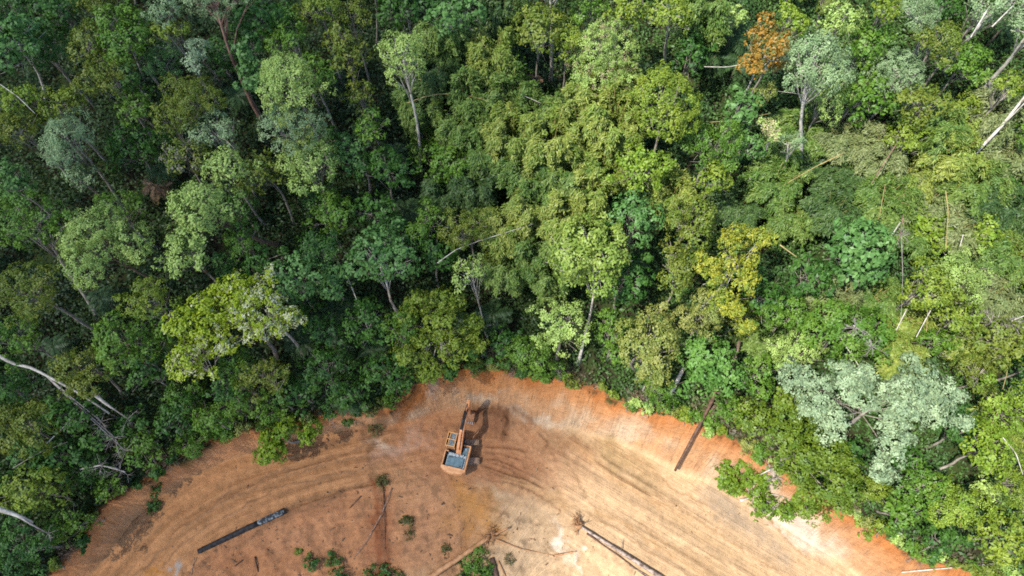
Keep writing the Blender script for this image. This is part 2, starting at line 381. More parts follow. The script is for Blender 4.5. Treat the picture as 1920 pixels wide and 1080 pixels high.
for q, (pts, w_) in enumerate([([(1118, 842), (1125, 866), (1180, 905), (1260, 960)], 2.2), ([(1140, 838), (1200, 868), (1250, 905), (1330, 950)], 2), ([(1180, 900), (1250, 940), (1340, 990), (1450, 1070)], 2), ([(1110, 965), (1190, 1015), (1290, 1085)], 2),
        ([(1030, 820), (1055, 850), (1075, 900), (1100, 935)], 2), ([(1200, 985), (1280, 1035), (1340, 1085)], 1.8), ([(960, 905), (1010, 925), (1050, 955)], 2), ([(900, 895), (955, 905), (1008, 925)], 2), ([(720, 830), (640, 850), (540, 878), (430, 925), (340, 985), (260, 1070)], 2), ([(720, 868), (620, 886), (520, 915), (400, 975), (300, 1060)], 2),
        ([(700, 850), (600, 868), (500, 900), (390, 955)], 1.8), ([(660, 912), (580, 938), (500, 975)], 2.2), ([(760, 880), (800, 905), (830, 950)], 2), ([(1400, 940), (1450, 985), (1520, 1050)], 2)]):
    band(pts, w_, tuple(np.array([.25, .13, .065]) if pts[0][0] < 1000 else np.array([.31, .185, .09])), .75, 330 + q)
C = np.clip(C * .84, .01, .75)

def ground_mat():
    m, N, L = new_mat('soil')
    def attr(n):
        a = N.new('ShaderNodeAttribute'); a.attribute_name = n; return a
    def math_(op, a, b, c=None):
        q = N.new('ShaderNodeMath'); q.operation = op
        for k, x in enumerate((a, b, c)):
            if x is None: continue
            if isinstance(x, (int, float)): q.inputs[k].default_value = x
            else: L.new(x, q.inputs[k])
        return q.outputs[0]
    def noise(vec, scale, detail, rough=.6, stretch=None):
        if stretch:
            mp = N.new('ShaderNodeMapping'); mp.inputs['Scale'].default_value = stretch; L.new(vec, mp.inputs[0]); vec = mp.outputs[0]
        n = N.new('ShaderNodeTexNoise'); n.inputs['Scale'].default_value = scale; n.inputs['Detail'].default_value = detail; n.inputs['Roughness'].default_value = rough
        L.new(vec, n.inputs['Vector']); return n.outputs[0]
    col = attr('soil').outputs['Color']; bk = attr('bank_coord').outputs['Vector']; rd = attr('track_coord').outputs['Vector']
    sb_ = N.new('ShaderNodeSeparateXYZ'); L.new(bk, sb_.inputs[0]); sr = N.new('ShaderNodeSeparateXYZ'); L.new(rd, sr.inputs[0])
    tc = N.new('ShaderNodeTexCoord').outputs['Object']
    fine = math_('MULTIPLY_ADD', noise(tc, 5.0, 8, .78), .5, math_('MULTIPLY', noise(tc, 1.1, 6), .5))
    patch = N.new('ShaderNodeMapRange'); L.new(noise(bk, 1.0, 3, .6, (.35, .5, 0)), patch.inputs[0]); patch.inputs[1].default_value = .38; patch.inputs[2].default_value = .62; patch.inputs[3].default_value = .12; patch.inputs[4].default_value = 1.0
    groove = math_('MULTIPLY', math_('MULTIPLY', math_('SUBTRACT', noise(bk, 1.0, 2, .5, (3.4, .9, 0)), .5), patch.outputs[0]), sb_.outputs[2])
    crack = math_('MULTIPLY', math_('SUBTRACT', noise(bk, 1.0, 5, .7, (1.1, 3.5, 0)), .5), sb_.outputs[2])
    streak = math_('MULTIPLY', math_('SUBTRACT', noise(rd, 1.0, 6, .7, (2.4, .10, 0)), .5), sr.outputs[2])
    v = math_('MULTIPLY_ADD', math_('SUBTRACT', fine, .5), 1.3, 1.0)
    v = math_('MULTIPLY_ADD', streak, .75, v); v = math_('MULTIPLY_ADD', groove, .18, v); v = math_('MULTIPLY_ADD', crack, .35, v)
    vm = N.new('ShaderNodeVectorMath'); vm.operation = 'SCALE'; L.new(col, vm.inputs[0]); L.new(v, vm.inputs['Scale'])
    p = N.new('ShaderNodeBsdfPrincipled'); p.inputs['Roughness'].default_value = .95; p.inputs['Specular IOR Level'].default_value = .1
    L.new(vm.outputs[0], p.inputs['Base Color'])
    h = math_('MULTIPLY_ADD', groove, 1.1, math_('MULTIPLY_ADD', streak, .9, math_('MULTIPLY_ADD', crack, .8, math_('MULTIPLY', fine, .9))))
    b = N.new('ShaderNodeBump'); b.inputs['Strength'].default_value = 1.0; b.inputs['Distance'].default_value = .28
    L.new(h, b.inputs['Height']); L.new(b.outputs[0], p.inputs['Normal'])
    o = N.new('ShaderNodeOutputMaterial'); L.new(p.outputs[0], o.inputs[0])
    return m
ny, nx = GX.shape
ii = np.arange(ny - 1)[:, None] * nx + np.arange(nx - 1)[None]
gq = np.stack([ii, ii + 1, ii + nx + 1, ii + nx], -1).reshape(-1, 4)
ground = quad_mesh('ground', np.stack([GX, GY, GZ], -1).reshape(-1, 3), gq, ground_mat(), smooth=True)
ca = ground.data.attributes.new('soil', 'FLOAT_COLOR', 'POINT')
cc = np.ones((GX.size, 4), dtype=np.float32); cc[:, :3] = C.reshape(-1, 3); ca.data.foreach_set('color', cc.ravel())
def vattr(n, a, b, c):
    q = ground.data.attributes.new(n, 'FLOAT_VECTOR', 'POINT'); q.data.foreach_set('vector', np.stack([a, b, c], -1).astype(np.float32).ravel())
vattr('bank_coord', M['st'], M['t'] * 4.0, np.where(M['bank'], np.clip(M['t'] * 6, 0, 1), 0))
rw = sstep(900, 1060, PU)
vattr('track_coord', M['de'] * (1 - rw) + sb / 16.0 * rw, M['se'] * (1 - rw) + sa / 16.0 * rw, np.where(M['road'] | (M['outside'] & (PU > 1080)), 1 - .8 * blob(900, 840, 130, 80), 0))
tag(ground, kind='structure')

# ------------------------------------------------------------------ the passing cloud that shades the left of the clearing
def make_cloud():
    H = 330.0
    m, N, L = new_mat('thin_cloud')
    tc = N.new('ShaderNodeTexCoord'); no = N.new('ShaderNodeTexNoise'); no.inputs['Scale'].default_value = 2.2; no.inputs['Detail'].default_value = 3
    L.new(tc.outputs['Object'], no.inputs['Vector'])
    sep = N.new('ShaderNodeVectorMath'); sep.operation = 'MULTIPLY'; sep.inputs[1].default_value = (1, 1, 0); L.new(tc.outputs['Object'], sep.inputs[0])
    ln = N.new('ShaderNodeVectorMath'); ln.operation = 'LENGTH'; L.new(sep.outputs[0], ln.inputs[0])
    ad = N.new('ShaderNodeMath'); ad.operation = 'MULTIPLY_ADD'; ad.inputs[1].default_value = .25; L.new(no.outputs[0], ad.inputs[0]); L.new(ln.outputs['Value'], ad.inputs[2])
    mr = N.new('ShaderNodeMapRange'); mr.interpolation_type = 'SMOOTHSTEP'; mr.inputs[1].default_value = .87; mr.inputs[2].default_value = 1.05; mr.inputs[3].default_value = .42; mr.inputs[4].default_value = 0.0
    L.new(ad.outputs[0], mr.inputs[0])
    tr = N.new('ShaderNodeBsdfTransparent'); di = N.new('ShaderNodeBsdfDiffuse'); di.inputs[0].default_value = (.85, .85, .87, 1)
    mx = N.new('ShaderNodeMixShader'); L.new(mr.outputs[0], mx.inputs[0]); L.new(tr.outputs[0], mx.inputs[1]); L.new(di.outputs[0], mx.inputs[2])
    o = N.new('ShaderNodeOutputMaterial'); L.new(mx.outputs[0], o.inputs[0])
    bm = bmesh.new(); bmesh.ops.create_icosphere(bm, subdivisions=5, radius=1.0)
    for v in bm.verts:
        c = v.co; k = 1 + .10 * math.sin(5 * c.x + 2 * c.y) * math.sin(4 * c.y - c.z * 3)
        v.co = Vector((c.x * k, c.y * k, (c.z if c.z > 0 else c.z * .45) * (1 + .25 * math.sin(9 * c.x) * math.sin(8 * c.y))))
    me = bpy.data.meshes.new('cloud'); bm.to_mesh(me); bm.free(); me.materials.append(m)
    for p in me.polygons: p.use_smooth = True
    o = bpy.data.objects.new('cloud', me); COL.objects.link(o)
    sh = SUN_TO[:2] / SUN_TO[2] * H
    o.location = (-74 + sh[0], 44 + sh[1], H); o.scale = (98, 110, 22)
    tag(o, kind='structure')
make_cloud()

# ------------------------------------------------------------------ trees
SP = {  # colours (albedo) of old and young leaves, leaf length, words
    'D': ((.021, .060, .014), (.050, .108, .022), .30, 'dark green'),
    'G': ((.052, .112, .018), (.098, .158, .026), .24, 'mid green'),
    'B': ((.048, .108, .036), (.088, .162, .060), .34, 'bluish green'),
    'P': ((.135, .190, .125), (.190, .240, .170), .18, 'pale grey green'),
    'O': ((.076, .108, .018), (.130, .142, .028), .22, 'olive green'),
    'Y': ((.092, .135, .018), (.160, .188, .030), .22, 'yellow green'),
    'L': ((.100, .158, .020), (.165, .208, .032), .24, 'bright lime green'),
    'K': ((.170, .235, .080), (.255, .310, .120), .22, 'pale yellowish green'),
    'N': ((.190, .180, .068), (.130, .155, .045), .18, 'brownish green'),
    'F': ((.265, .235, .032), (.110, .150, .026), .24, 'golden yellow'),
    'R': ((.285, .135, .026), (.180, .110, .028), .22, 'orange leaved'),
    'W': ((.125, .170, .135), (.245, .290, .240), .20, 'silver white'),
    'C': ((.165, .215, .015), (.250, .290, .026), .20, 'yellow green blossoming'),
    'Q': ((.045, .050, .018), (.085, .080, .032), .22, 'dull olive'),
    'M': ((.062, .135, .036), (.115, .200, .058), .40, 'fresh green large leaved'),
}
GROUP = {k: v[3] + ' forest trees' for k, v in SP.items()}
LISTED = []          # things to be labelled at the end

FK = np.array([1.24, 1.36, .90])       # leaf albedo trim
def crown_mesh(lobes, sp, dens, g, flower=None, fl_share=0.0, up=.45, leaf_k=1.0):
    """leaves in small clumps over the outside of the lobes"""
    c1, c2, ll, _ = SP[sp] if isinstance(sp, str) else sp
    c1 = np.array(c1) * FK; c2 = np.array(c2) * FK; ll = ll * leaf_k * float(g.uniform(.70, 1.5)); pk = float(g.uniform(.75, 1.45)); jit = float(g.uniform(.8, 1.25))
    Cn = np.array([l[:3] for l in lobes]); Rr = np.array([l[3] for l in lobes])
    subs = []; sdir = []; srad = []; smix = []; sl = []
    for i in range(len(lobes)):
        n = max(6, int((13 * Rr[i] ** 1.6 * 1.5 + 5) / pk ** 1.5))
        d = unit(g.standard_normal((n, 3)) + np.array([0, -.12, .38])); d = d[d[:, 2] > -.55]
        p = Cn[i] + d * (Rr[i] * (0.95 - .17 * jit + .30 * jit * g.random(len(d))))[:, None] * np.array([1, 1, .85])
        dd = np.linalg.norm(p[:, None] - Cn[None], axis=2) / Rr[None]; dd[:, i] = 9
        k = dd.min(1) > .72
        subs.append(p[k]); sdir.append(d[k]); srad.append(np.full(k.sum(), Rr[i] * .16 + .24) * pk * (0.75 + .5 * g.random(k.sum())))
        lm = np.clip(.5 + .28 * g.standard_normal(), 0, 1)
        smix.append(np.clip(lm + .22 * g.standard_normal(k.sum()), 0, 1)); sl.append(np.full(k.sum(), i))
    subs = np.concatenate(subs); sdir = np.concatenate(sdir); srad = np.concatenate(srad); smix = np.concatenate(smix)
    per = np.maximum(6, (dens * srad ** 2 * 62 * (.3 / ll) ** 1.7)).astype(int)
    idx = np.repeat(np.arange(len(subs)), per); n = len(idx)
    d2 = unit(sdir[idx] * .9 + g.standard_normal((n, 3)) * .75)
    pos = subs[idx] + d2 * (srad[idx] * (g.random(n) ** .5))[:, None]
    nrm = unit(d2 * .3 + sdir[idx] * .75 + np.array([0, 0, up * .6]) + g.standard_normal((n, 3)) * .3)
    ax = unit(g.standard_normal((n, 3)) + d2 * .8 + np.array([0, 0, -.5]))
    ln = ll * (.7 + .6 * g.random(n))
    V, Q = leaves(pos, nrm, ax, ln, ln * (.48 + .14 * g.random(n)))
    mx = np.clip(smix[idx] + .25 * g.standard_normal(n), 0, 1)
    T = c1 * (1 - mx[:, None]) + c2 * mx[:, None]
    if flower is not None:
        fs = (g.random(len(subs)) < fl_share)
        k = fs[idx] & (g.random(n) < .75)
        T[k] = np.array(flower) * (.8 + .4 * g.random(k.sum()))[:, None]
    T = T * (.86 + .28 * g.random(n))[:, None]
    return V, Q, T

def gen_lobes(rx, ry, rz, g, n=None):
    """lobes over the top of an ellipsoid crown, uneven outline"""
    if n is None: n = int(np.clip(5 + rx * ry * 1.5, 6, 30))
    out = [(0, 0, -.1 * rz, .52 * min(rx, ry))]
    for i in range(n):
        for _ in range(12):
            a = g.random() * 2 * math.pi; q = math.sqrt(g.random()) * .86
            x = math.cos(a) * q; y = math.sin(a) * q
            z = math.sqrt(max(0, 1 - q * q)) * (.45 + .55 * g.random()) - .35 + (-.5 * g.random() if g.random() < .35 else 0)
            r = (.24 + .22 * g.random()) * math.sqrt(rx * ry)
            c = (x * rx * .88, y * ry * .88, z * rz, r)
            if all((c[0] - o[0]) ** 2 + (c[1] - o[1]) ** 2 + (c[2] - o[2]) ** 2 > (.55 * max(r, o[3])) ** 2 for o in out): break
        out.append(c)
    k = int(g.integers(1, 4))
    for i in range(k):                                   # a few stray sprays outside the outline
        a = g.random() * 2 * math.pi
        out.append((math.cos(a) * rx * 1.08, math.sin(a) * ry * 1.08, -.2 * rz + g.random() * .5 * rz, .17 * math.sqrt(rx * ry)))
    return out

def limbs(base, top, lobes, g, r0, bark_sides=7, thin=1.0):
    s = Soup()
    n = 9
    tt = np.linspace(0, 1, n)[:, None]
    bend = np.array([g.standard_normal() * .35, g.standard_normal() * .35, 0])
    P = base + (top - base) * tt + bend * np.sin(tt * math.pi) + np.cumsum(g.standard_normal((n, 3)) * .07 * np.array([1, 1, 0]), 0) * (tt > 0)
    P[0] = base
    rad = r0 * (1 - .68 * tt[:, 0]); rad[0] *= 1.45
    s.add(*tube(P, rad, bark_sides))
    r0 = r0 * thin
    ls = sorted(lobes, key=lambda l: -l[3])[:14]
    for l in ls:
        e = top + np.array(l[:3]) ; k = int(np.clip(n - 1 - g.integers(0, 4), 3, n - 1))
        a = P[k]; m1 = a + (e - a) * .5 + np.array([0, 0, .10 * np.linalg.norm(e - a)]) + g.standard_normal(3) * .15
        s.add(*tube([a, m1, e, e + (e - m1) * .35 + np.array([0, 0, .1])], [r0 * .34, r0 * .2, r0 * .1, .015], 5))
        for q in range(2):
            e2 = e + g.standard_normal(3) * l[3] * .7 + np.array([0, 0, .25 * l[3]])
            s.add(*tube([m1, (m1 + e2) / 2 + g.standard_normal(3) * .1, e2], [r0 * .15, r0 * .1, .012], 4))
    return s

def make_tree(u, v, rx, ry, sp, hc=11.0, bark='g', base=None, base_h=2.5, lobes_px=None, flower=None, fl_share=0, dens=1.0, name=None, label=None, cat='tree', group=None, rzk=1.0, seed=None, trunk_r=None, up=.40, leaf_k=1.0, listed=True, z_shift=0):
    g = np.random.default_rng(seed if seed is not None else int(u * 131 + v * 17 + 5) % 100000)
    c, t = at(u, v, hc)
    k = t / F
    if base is not None:                                   # run the trunk on through the point where the undergrowth hides it
        m_, _ = at(base[0], base[1], base_h); dr = (m_ - c) / np.linalg.norm(m_ - c); q = np.linspace(0, 40, 400); L_ = c + dr * q[:, None]
        b = L_[np.argmax(L_[:, 2] < zat(L_[:, 0], L_[:, 1]))] if (L_[:, 2] < zat(L_[:, 0], L_[:, 1])).any() else m_
    else: b = np.array([c[0] + g.standard_normal() * .3, c[1] + g.standard_normal() * .3, 0]); b[2] = zat(b[0], b[1])
    RX, RY = rx * k, ry * k * 1.04
    RZ = rzk * math.sqrt(RX * RY)
    if lobes_px:
        lobes = []
        for (lu, lv, lr) in lobes_px:
            lobes.append(((lu - u) * k + g.standard_normal() * .15, -(lv - v) * k * 1.03 + g.standard_normal() * .15, g.standard_normal() * .95 - .012 * math.hypot(lu - u, lv - v) * k, lr * k))
        ex = []
        for l in lobes:                                    # split each hand placed lobe into smaller puffs
            for q in range(int(8 + l[3] * 5)):
                d = unit(g.standard_normal(3) + np.array([0, 0, .5]))
                q_ = .5 + .5 * g.random(); ex.append((l[0] + d[0] * l[3] * q_, l[1] + d[1] * l[3] * q_, l[2] + d[2] * l[3] * .8 * q_, l[3] * (.22 + .26 * g.random())))
            ex.append((l[0], l[1], l[2] - .35, l[3] * .6))
        lobes = ex
    else:
        lobes = gen_lobes(RX, RY, RZ, g)
    if base is not None and not lobes_px:                 # thin foliage on the side where the trunk shows
        e = np.array([b[0] - c[0], b[1] - c[1], b[2] - c[2]]); pu, pv, _ = to_px(b[0], b[1], b[2]); q = np.array([pu - u, -(pv - v)]); q /= np.linalg.norm(q) + 1e-6
        keep = []
        for l in lobes:
            a_ = l[0] * q[0] + l[1] * q[1]; n_ = abs(-l[0] * q[1] + l[1] * q[0])
            if a_ > .12 * RX and n_ < .16 * RX + .55 * l[3]: continue
            keep.append(l)
        if len(keep) > 4: lobes = keep
    root = empty(name or 'rainforest_tree', b)
    tr = trunk_r if trunk_r else .07 + .04 * math.sqrt(RX * RY)
    base_l = np.array([0, 0, -.3]); top_l = c - b
    s = limbs(base_l, top_l + np.array([0, 0, -.2 * RZ]), lobes, g, tr, thin=.55 if lobes_px else 1.0)
    s.build('trunk', BARK[bark], root, smooth=True)
    V, Q, T = crown_mesh(lobes, sp, dens, g, flower, fl_share, up, leaf_k)
    quad_mesh('crown', V + top_l, Q, LEAF, root, T)
    tag(root, label, cat, group or (GROUP[sp] if isinstance(sp, str) else None))
    if label is None and listed: LISTED.append((root, u, v, (rx + ry) / 2, rx / ry, SP[sp][3] if isinstance(sp, str) else 'green', 'tree', bark if base is not None else None))
    return root

PX = []      # every crown in pixels, for the coverage map
def T(u, v, rx, ry, sp, hc=11, **kw):
    PX.append((u, v, rx, ry))
    if kw.get('base'):                       # keep the view of the trunk open
        for q in np.linspace(0, 1, 9): PX.append((u + (kw['base'][0] - u) * q, v + (kw['base'][1] - v) * q, 20, 20))
    return make_tree(u, v, rx, ry, sp, hc, **kw)

# --- trees the photograph shows one by one (crown centre and half size in pixels of the 1920 px picture, kind, height of the crown's middle)
for a in [
    # upper left
    (20, 15, 45, 38, 'D', 10), (85, 85, 52, 48, 'D', 9), (110, 22, 46, 36, 'D', 11), (165, 78, 42, 36, 'O', 13), (196, 140, 46, 46, 'O', 11), (180, 14, 42, 30, 'O', 11), (228, 62, 52, 52, 'G', 13),
    (318, 60, 30, 32, 'Y', 13), (315, 18, 42, 30, 'P', 14), (308, 120, 38, 40, 'B', 9), (492, 40, 46, 44, 'D', 12), (548, 70, 46, 46, 'G', 11), (600, 18, 42, 32, 'Y', 12), (640, 76, 34, 36, 'O', 12),
    (474, 142, 28, 40, 'B', 12), (30, 180, 36, 30, 'L', 12), (100, 192, 56, 30, 'Y', 10), (30, 245, 46, 40, 'O', 11), (250, 195, 34, 40, 'G', 9), (238, 272, 44, 42, 'D', 8),
    (150, 335, 28, 24, 'P', 8), (490, 325, 42, 44, 'O', 10), (464, 98, 24, 36, 'B', 13), (590, 130, 40, 36, 'G', 10), (540, 25, 40, 30, 'D', 10),
    # left
    (230, 388, 46, 26, 'G', 9), (448, 450, 36, 38, 'G', 10), (342, 478, 40, 42, 'K', 13), (60, 548, 68, 54, 'O', 11), (30, 635, 46, 52, 'G', 10), (282, 562, 46, 46, 'Y', 12), (228, 640, 62, 54, 'G', 12),
    (150, 690, 54, 44, 'O', 9), (275, 690, 42, 36, 'D', 8), (555, 522, 50, 46, 'B', 11), (492, 492, 40, 36, 'D', 10), (620, 402, 38, 40, 'G', 10), (602, 470, 42, 38, 'D', 10), (620, 525, 38, 40, 'B', 9),
    (604, 622, 38, 36, 'D', 8), (612, 690, 46, 40, 'D', 7), (440, 690, 36, 40, 'G', 8), (495, 705, 42, 40, 'O', 9), (20, 340, 40, 36, 'B', 9),
    # middle, top
    (662, 28, 32, 30, 'O', 11), (760, 18, 52, 34, 'D', 11), (662, 110, 36, 38, 'O', 11), (680, 182, 36, 28, 'O', 10), (690, 236, 34, 32, 'G', 11), (662, 282, 48, 40, 'B', 9), (722, 316, 56, 42, 'D', 9),
    (1012, 55, 40, 66, 'O', 12), (1062, 75, 28, 44, 'Y', 11), (1110, 18, 40, 28, 'G', 11), (1170, 18, 36, 30, 'Y', 11), (832, 312, 46, 36, 'G', 8), (1202, 318, 52, 46, 'L', 11), (1250, 196, 60, 74, 'Y', 13),
    # middle
    (800, 412, 30, 36, 'G', 10), (875, 428, 50, 36, 'O', 11), (1190, 412, 54, 54, 'B', 11), (1052, 606, 54, 52, 'K', 10), (1148, 632, 40, 54, 'G', 7), (1180, 520, 52, 44, 'D', 9), (1000, 664, 46, 38, 'G', 6),
    (728, 700, 52, 42, 'D', 6), (1268, 500, 34, 60, 'O', 11), (1300, 415, 42, 46, 'O', 11), (1222, 640, 56, 66, 'N', 9), (1316, 592, 46, 40, 'N', 8), (945, 650, 36, 34, 'D', 5),
    (1230, 720, 40, 40, 'G', 5), (760, 610, 34, 40, 'G', 9), (690, 600, 40, 40, 'D', 8), (820, 480, 36, 40, 'D', 8), (700, 395, 44, 40, 'D', 9),
    # right, top
    (1482, 36, 32, 34, 'L', 12), (1570, 42, 42, 36, 'K', 11), (1622, 80, 46, 42, 'G', 9), (1392, 204, 40, 38, 'B', 10), (1340, 275, 56, 46, 'G', 10), (1402, 268, 34, 32, 'B', 8), (1345, 336, 46, 36, 'Y', 10),
    (1655, 24, 28, 34, 'Y', 12), (1755, 80, 42, 42, 'O', 9), (1682, 135, 50, 46, 'P', 9), (1738, 198, 50, 38, 'O', 10), (1850, 22, 48, 32, 'P', 12), (1896, 165, 36, 26, 'Y', 9), (1620, 180, 54, 50, 'G', 7),
    (1300, 100, 34, 44, 'D', 8), (1550, 180, 40, 46, 'K', 8), (1810, 120, 40, 44, 'G', 7), (1700, 260, 40, 32, 'Y', 8), (1430, 175, 22, 20, 'N', 10),
    # right
    (1522, 508, 44, 48, 'D', 9), (1612, 472, 56, 64, 'B', 11), (1738, 540, 48, 52, 'Y', 9), (1796, 512, 52, 48, 'K', 9), (1800, 596, 40, 36, 'Y', 7), (1590, 628, 82, 56, 'G', 8), (1482, 590, 42, 40, 'G', 8),
    (1492, 652, 46, 40, 'K', 7), (1432, 560, 38, 50, 'D', 7), (1870, 640, 56, 46, 'O', 6), (1890, 760, 48, 50, 'L', 7), (1845, 850, 42, 60, 'L', 8), (1900, 900, 44, 56, 'Y', 8), (1730, 910, 46, 40, 'G', 6),
    (1790, 950, 56, 46, 'L', 6), (1880, 1000, 50, 46, 'Y', 7), (1690, 960, 40, 36, 'G', 5), (1800, 800, 40, 46, 'D', 6), (1840, 700, 50, 40, 'O', 5), (1420, 700, 36, 50, 'G', 5), (1760, 1010, 44, 34, 'D', 4),
    # lower left
    (400, 780, 38, 36, 'G', 6), (452, 758, 38, 36, 'G', 6), (428, 722, 36, 30, 'D', 7), (335, 775, 44, 38, 'D', 4.5), (265, 835, 42, 36, 'G', 3), (350, 832, 36, 24, 'G', 2.4), (70, 925, 60, 46, 'Y', 5.5), (50, 795, 62, 50, 'O', 7),
    (110, 860, 46, 40, 'D', 4.5), (55, 1030, 60, 46, 'D', 4.5), (170, 880, 42, 36, 'D', 3.2), (130, 780, 46, 40, 'D', 7), (20, 720, 44, 40, 'D', 8), (205, 905, 34, 26, 'G', 2.4), (120, 985, 40, 36, 'G', 3.2), (560, 740, 44, 34, 'D', 5), (660, 735, 40, 28, 'D', 4), (510, 760, 34, 28, 'G', 5),
]:
    T(*a)

# --- trees with a trunk in plain view or a crown that stands out: labelled one by one
T(25, 78, 44, 62, 'B', 13, bark='w', base=(74, 172), label='bluish green tree with white slanting trunk at the upper left edge')
T(398, 4, 56, 44, 'P', 17, bark='r', base=(484, 205), trunk_r=.30, label='pale grey tree with long thick red brown trunk near the top left')
T(368, 102, 24, 36, 'W', 13, bark='g', base=(408, 150), label='small silvery crown with forked grey branches beside the red brown trunk')
T(545, 158, 66, 56, 'K', 15, label='tall pale green tree with yellowish top above the lime sprigged crown')
T(548, 240, 60, 50, 'P', 14, flower=(.20, .25, .025), fl_share=.16, label='large pale crown sprigged with lime green clumps, left of centre')
T(575, 312, 60, 54, 'K', 12, label='large pale green crown below the lime sprigged one')
T(130, 258, 56, 56, 'P', 12, bark='g', base=(214, 362), label='grey green round tree with slanting bare trunk on the left side')
T(368, 186, 60, 44, 'O', 12, label='olive brown crown, uppermost of the broad olive trees at upper left')
T(322, 224, 44, 34, 'O', 11, label='olive crown with thin grey twigs, left end of the broad olive trees')
T(348, 290, 42, 34, 'O', 11, flower=(.2, .19, .14), fl_share=.2, label='olive crown with grey bare sprays above the pale yellowish double crown')
T(405, 250, 46, 38, 'P', 11, bark='w', label='grey green crown with bare white twigs, right end of the broad olive trees')
T(430, 310, 50, 42, 'K', 12, label='pale yellowish crown, upper half of the long pale pair at left')
T(388, 398, 64, 66, 'K', 13, bark='b', base=(508, 448), trunk_r=.28, label='large pale yellowish crown with dark brown trunk slanting to its right')
T(62, 422, 68, 54, 'G', 13, bark='g', base=(162, 568), trunk_r=.26, label='large bright green tree at left edge with long grey trunk slanting below')
T(188, 462, 72, 76, 'K', 13, bark='b', base=(278, 524), label='large pale leafy tree with brown trunk, left of the yellowish double crown')
T(755, 110, 46, 60, 'K', 16, bark='w', base=(783, 292), trunk_r=.22, label='round light green tree on a long thin white trunk near the top')
T(862, 26, 54, 44, 'B', 14, bark='w', base=(890, 92), label='bluish feathery crown with thin pale trunk at the top edge')
T(1030, -30, 46, 40, 'O', 15, bark='w', base=(1034, 134), trunk_r=.26, label='tree off the top edge with a thick white trunk hanging into view')
T(1252, 26, 40, 40, 'Y', 12, bark='w', base=(1248, 104), trunk_r=.2, label='yellow green tree with forked white trunk at the top edge')
T(695, -40, 36, 30, 'O', 14, bark='g', base=(704, 68), label='tree above the top edge with thin grey trunk in a dark gap')
T(1130, 100, 60, 80, 'K', 11, flower=(.26, .20, .12), fl_share=.16, bark='g', label='tall vine hung pale crown with pinkish dry top near the top')
T(715, 492, 58, 72, 'B', 11, bark='w', base=(752, 592), label='pale bluish leafy tree with two thin trunks left of the clearing top')
T(822, 622, 72, 82, 'Y', 9, bark='w', lobes_px=[(790, 565, 26), (765, 600, 22), (845, 572, 24), (875, 612, 24), (828, 615, 28), (788, 648, 28), (852, 660, 26), (812, 690, 20), (890, 640, 16), (770, 560, 14), (760, 680, 14)], label='big yellow green bushy tree just above the excavator bank')
T(882, 512, 32, 34, 'K', 10, bark='w', base=(908, 606), trunk_r=.13, label='small pale sapling on a thin white stem above the big bushy tree')
T(1110, 480, 64, 84, ((.115, .165, .036), (.180, .215, .060), .24, 'pale yellowish green'), 13, bark='w', base=(1088, 652), trunk_r=.19, group='pale yellowish green forest trees', label='tall pale yellowish tree with white trunk above the round pale crown')
T(1330, 690, 54, 62, 'M', 7, bark='b', leaf_k=.9, label='fresh green large leaved tree beside the log on the bank')
T(1520, 125, 62, 66, 'P', 14, bark='w', base=(1506, 306), trunk_r=.28, label='large grey green tree with crooked pale trunk right of the orange tree')
T(1450, 240, 22, 22, 'K', 11, flower=(.42, .38, .20), fl_share=.8, bark='w', label='small cream flowered crown below the orange tree')
T(1478, 268, 26, 24, 'P', 10, bark='w', base=(1455, 330), trunk_r=.14, label='small grey crown on a thin stem beside the crooked pale trunk')
T(1720, 34, 48, 38, 'P', 10, bark='w', base=(1715, 92), trunk_r=.26, label='pale tree with a stubby tan trunk near the top right')
T(1925, 50, 44, 36, 'P', 13, bark='w', base=(1850, 142), base_h=6, trunk_r=.3, label='pale tree at right edge on a thick grey leaning trunk')
T(1895, -20, 44, 30, 'P', 13, bark='w', base=(1822, 72), base_h=6, trunk_r=.26, label='tree at the top right corner with twin leaning white trunks')
T(1990, 95, 44, 40, 'G', 12, bark='w', base=(1832, 268), base_h=6, trunk_r=.26, label='tree off the right edge with a long white leaning trunk in view')
T(430, 585, 120, 75, 'C', 13, flower=(.40, .42, .22), fl_share=0.10, bark='g', up=.7, rzk=.5,
  lobes_px=[(352, 600, 32), (380, 570, 34), (412, 556, 34), (440, 528, 26), (408, 598, 34), (440, 578, 32), (378, 622, 20)], label='bright yellow green cauliflower crown, left half of the blossoming tree')
T(500, 580, 70, 75, 'C', 13, flower=(.42, .44, .27), fl_share=0.5, bark='w', up=.7, rzk=.5,
  lobes_px=[(478, 530, 24), (505, 520, 18), (510, 565, 26), (545, 595, 24), (462, 600, 24), (490, 620, 26), (435, 645, 20), (530, 620, 18), (480, 572, 22)], label='cream blossoming crown on dark green, right half of the blossoming pair')
T(360, 678, 48, 42, 'C', 12, flower=(.40, .42, .2), fl_share=0.28, bark='w', up=.7, label='small round yellow crown with cream blossom below the blossoming pair')
T(1440, 90, 50, 66, 'R', 13, bark='w', flower=(.09, .12, .03), fl_share=.28,
  lobes_px=[(1445, 32, 22), (1432, 66, 24), (1410, 105, 24), (1462, 92, 24), (1436, 128, 22), (1475, 62, 22), (1408, 140, 14)], label='orange leaved tree near the top right')
T(1385, 490, 75, 90, 'F', 12, bark='w',
  lobes_px=[(1400, 425, 26), (1440, 440, 24), (1372, 455, 24), (1312, 488, 18), (1350, 500, 26), (1388, 535, 24), (1350, 555, 26), (1330, 525, 22), (1372, 585, 18), (1376, 618, 14), (1415, 470, 20)], label='golden yellow flowering tree right of centre')
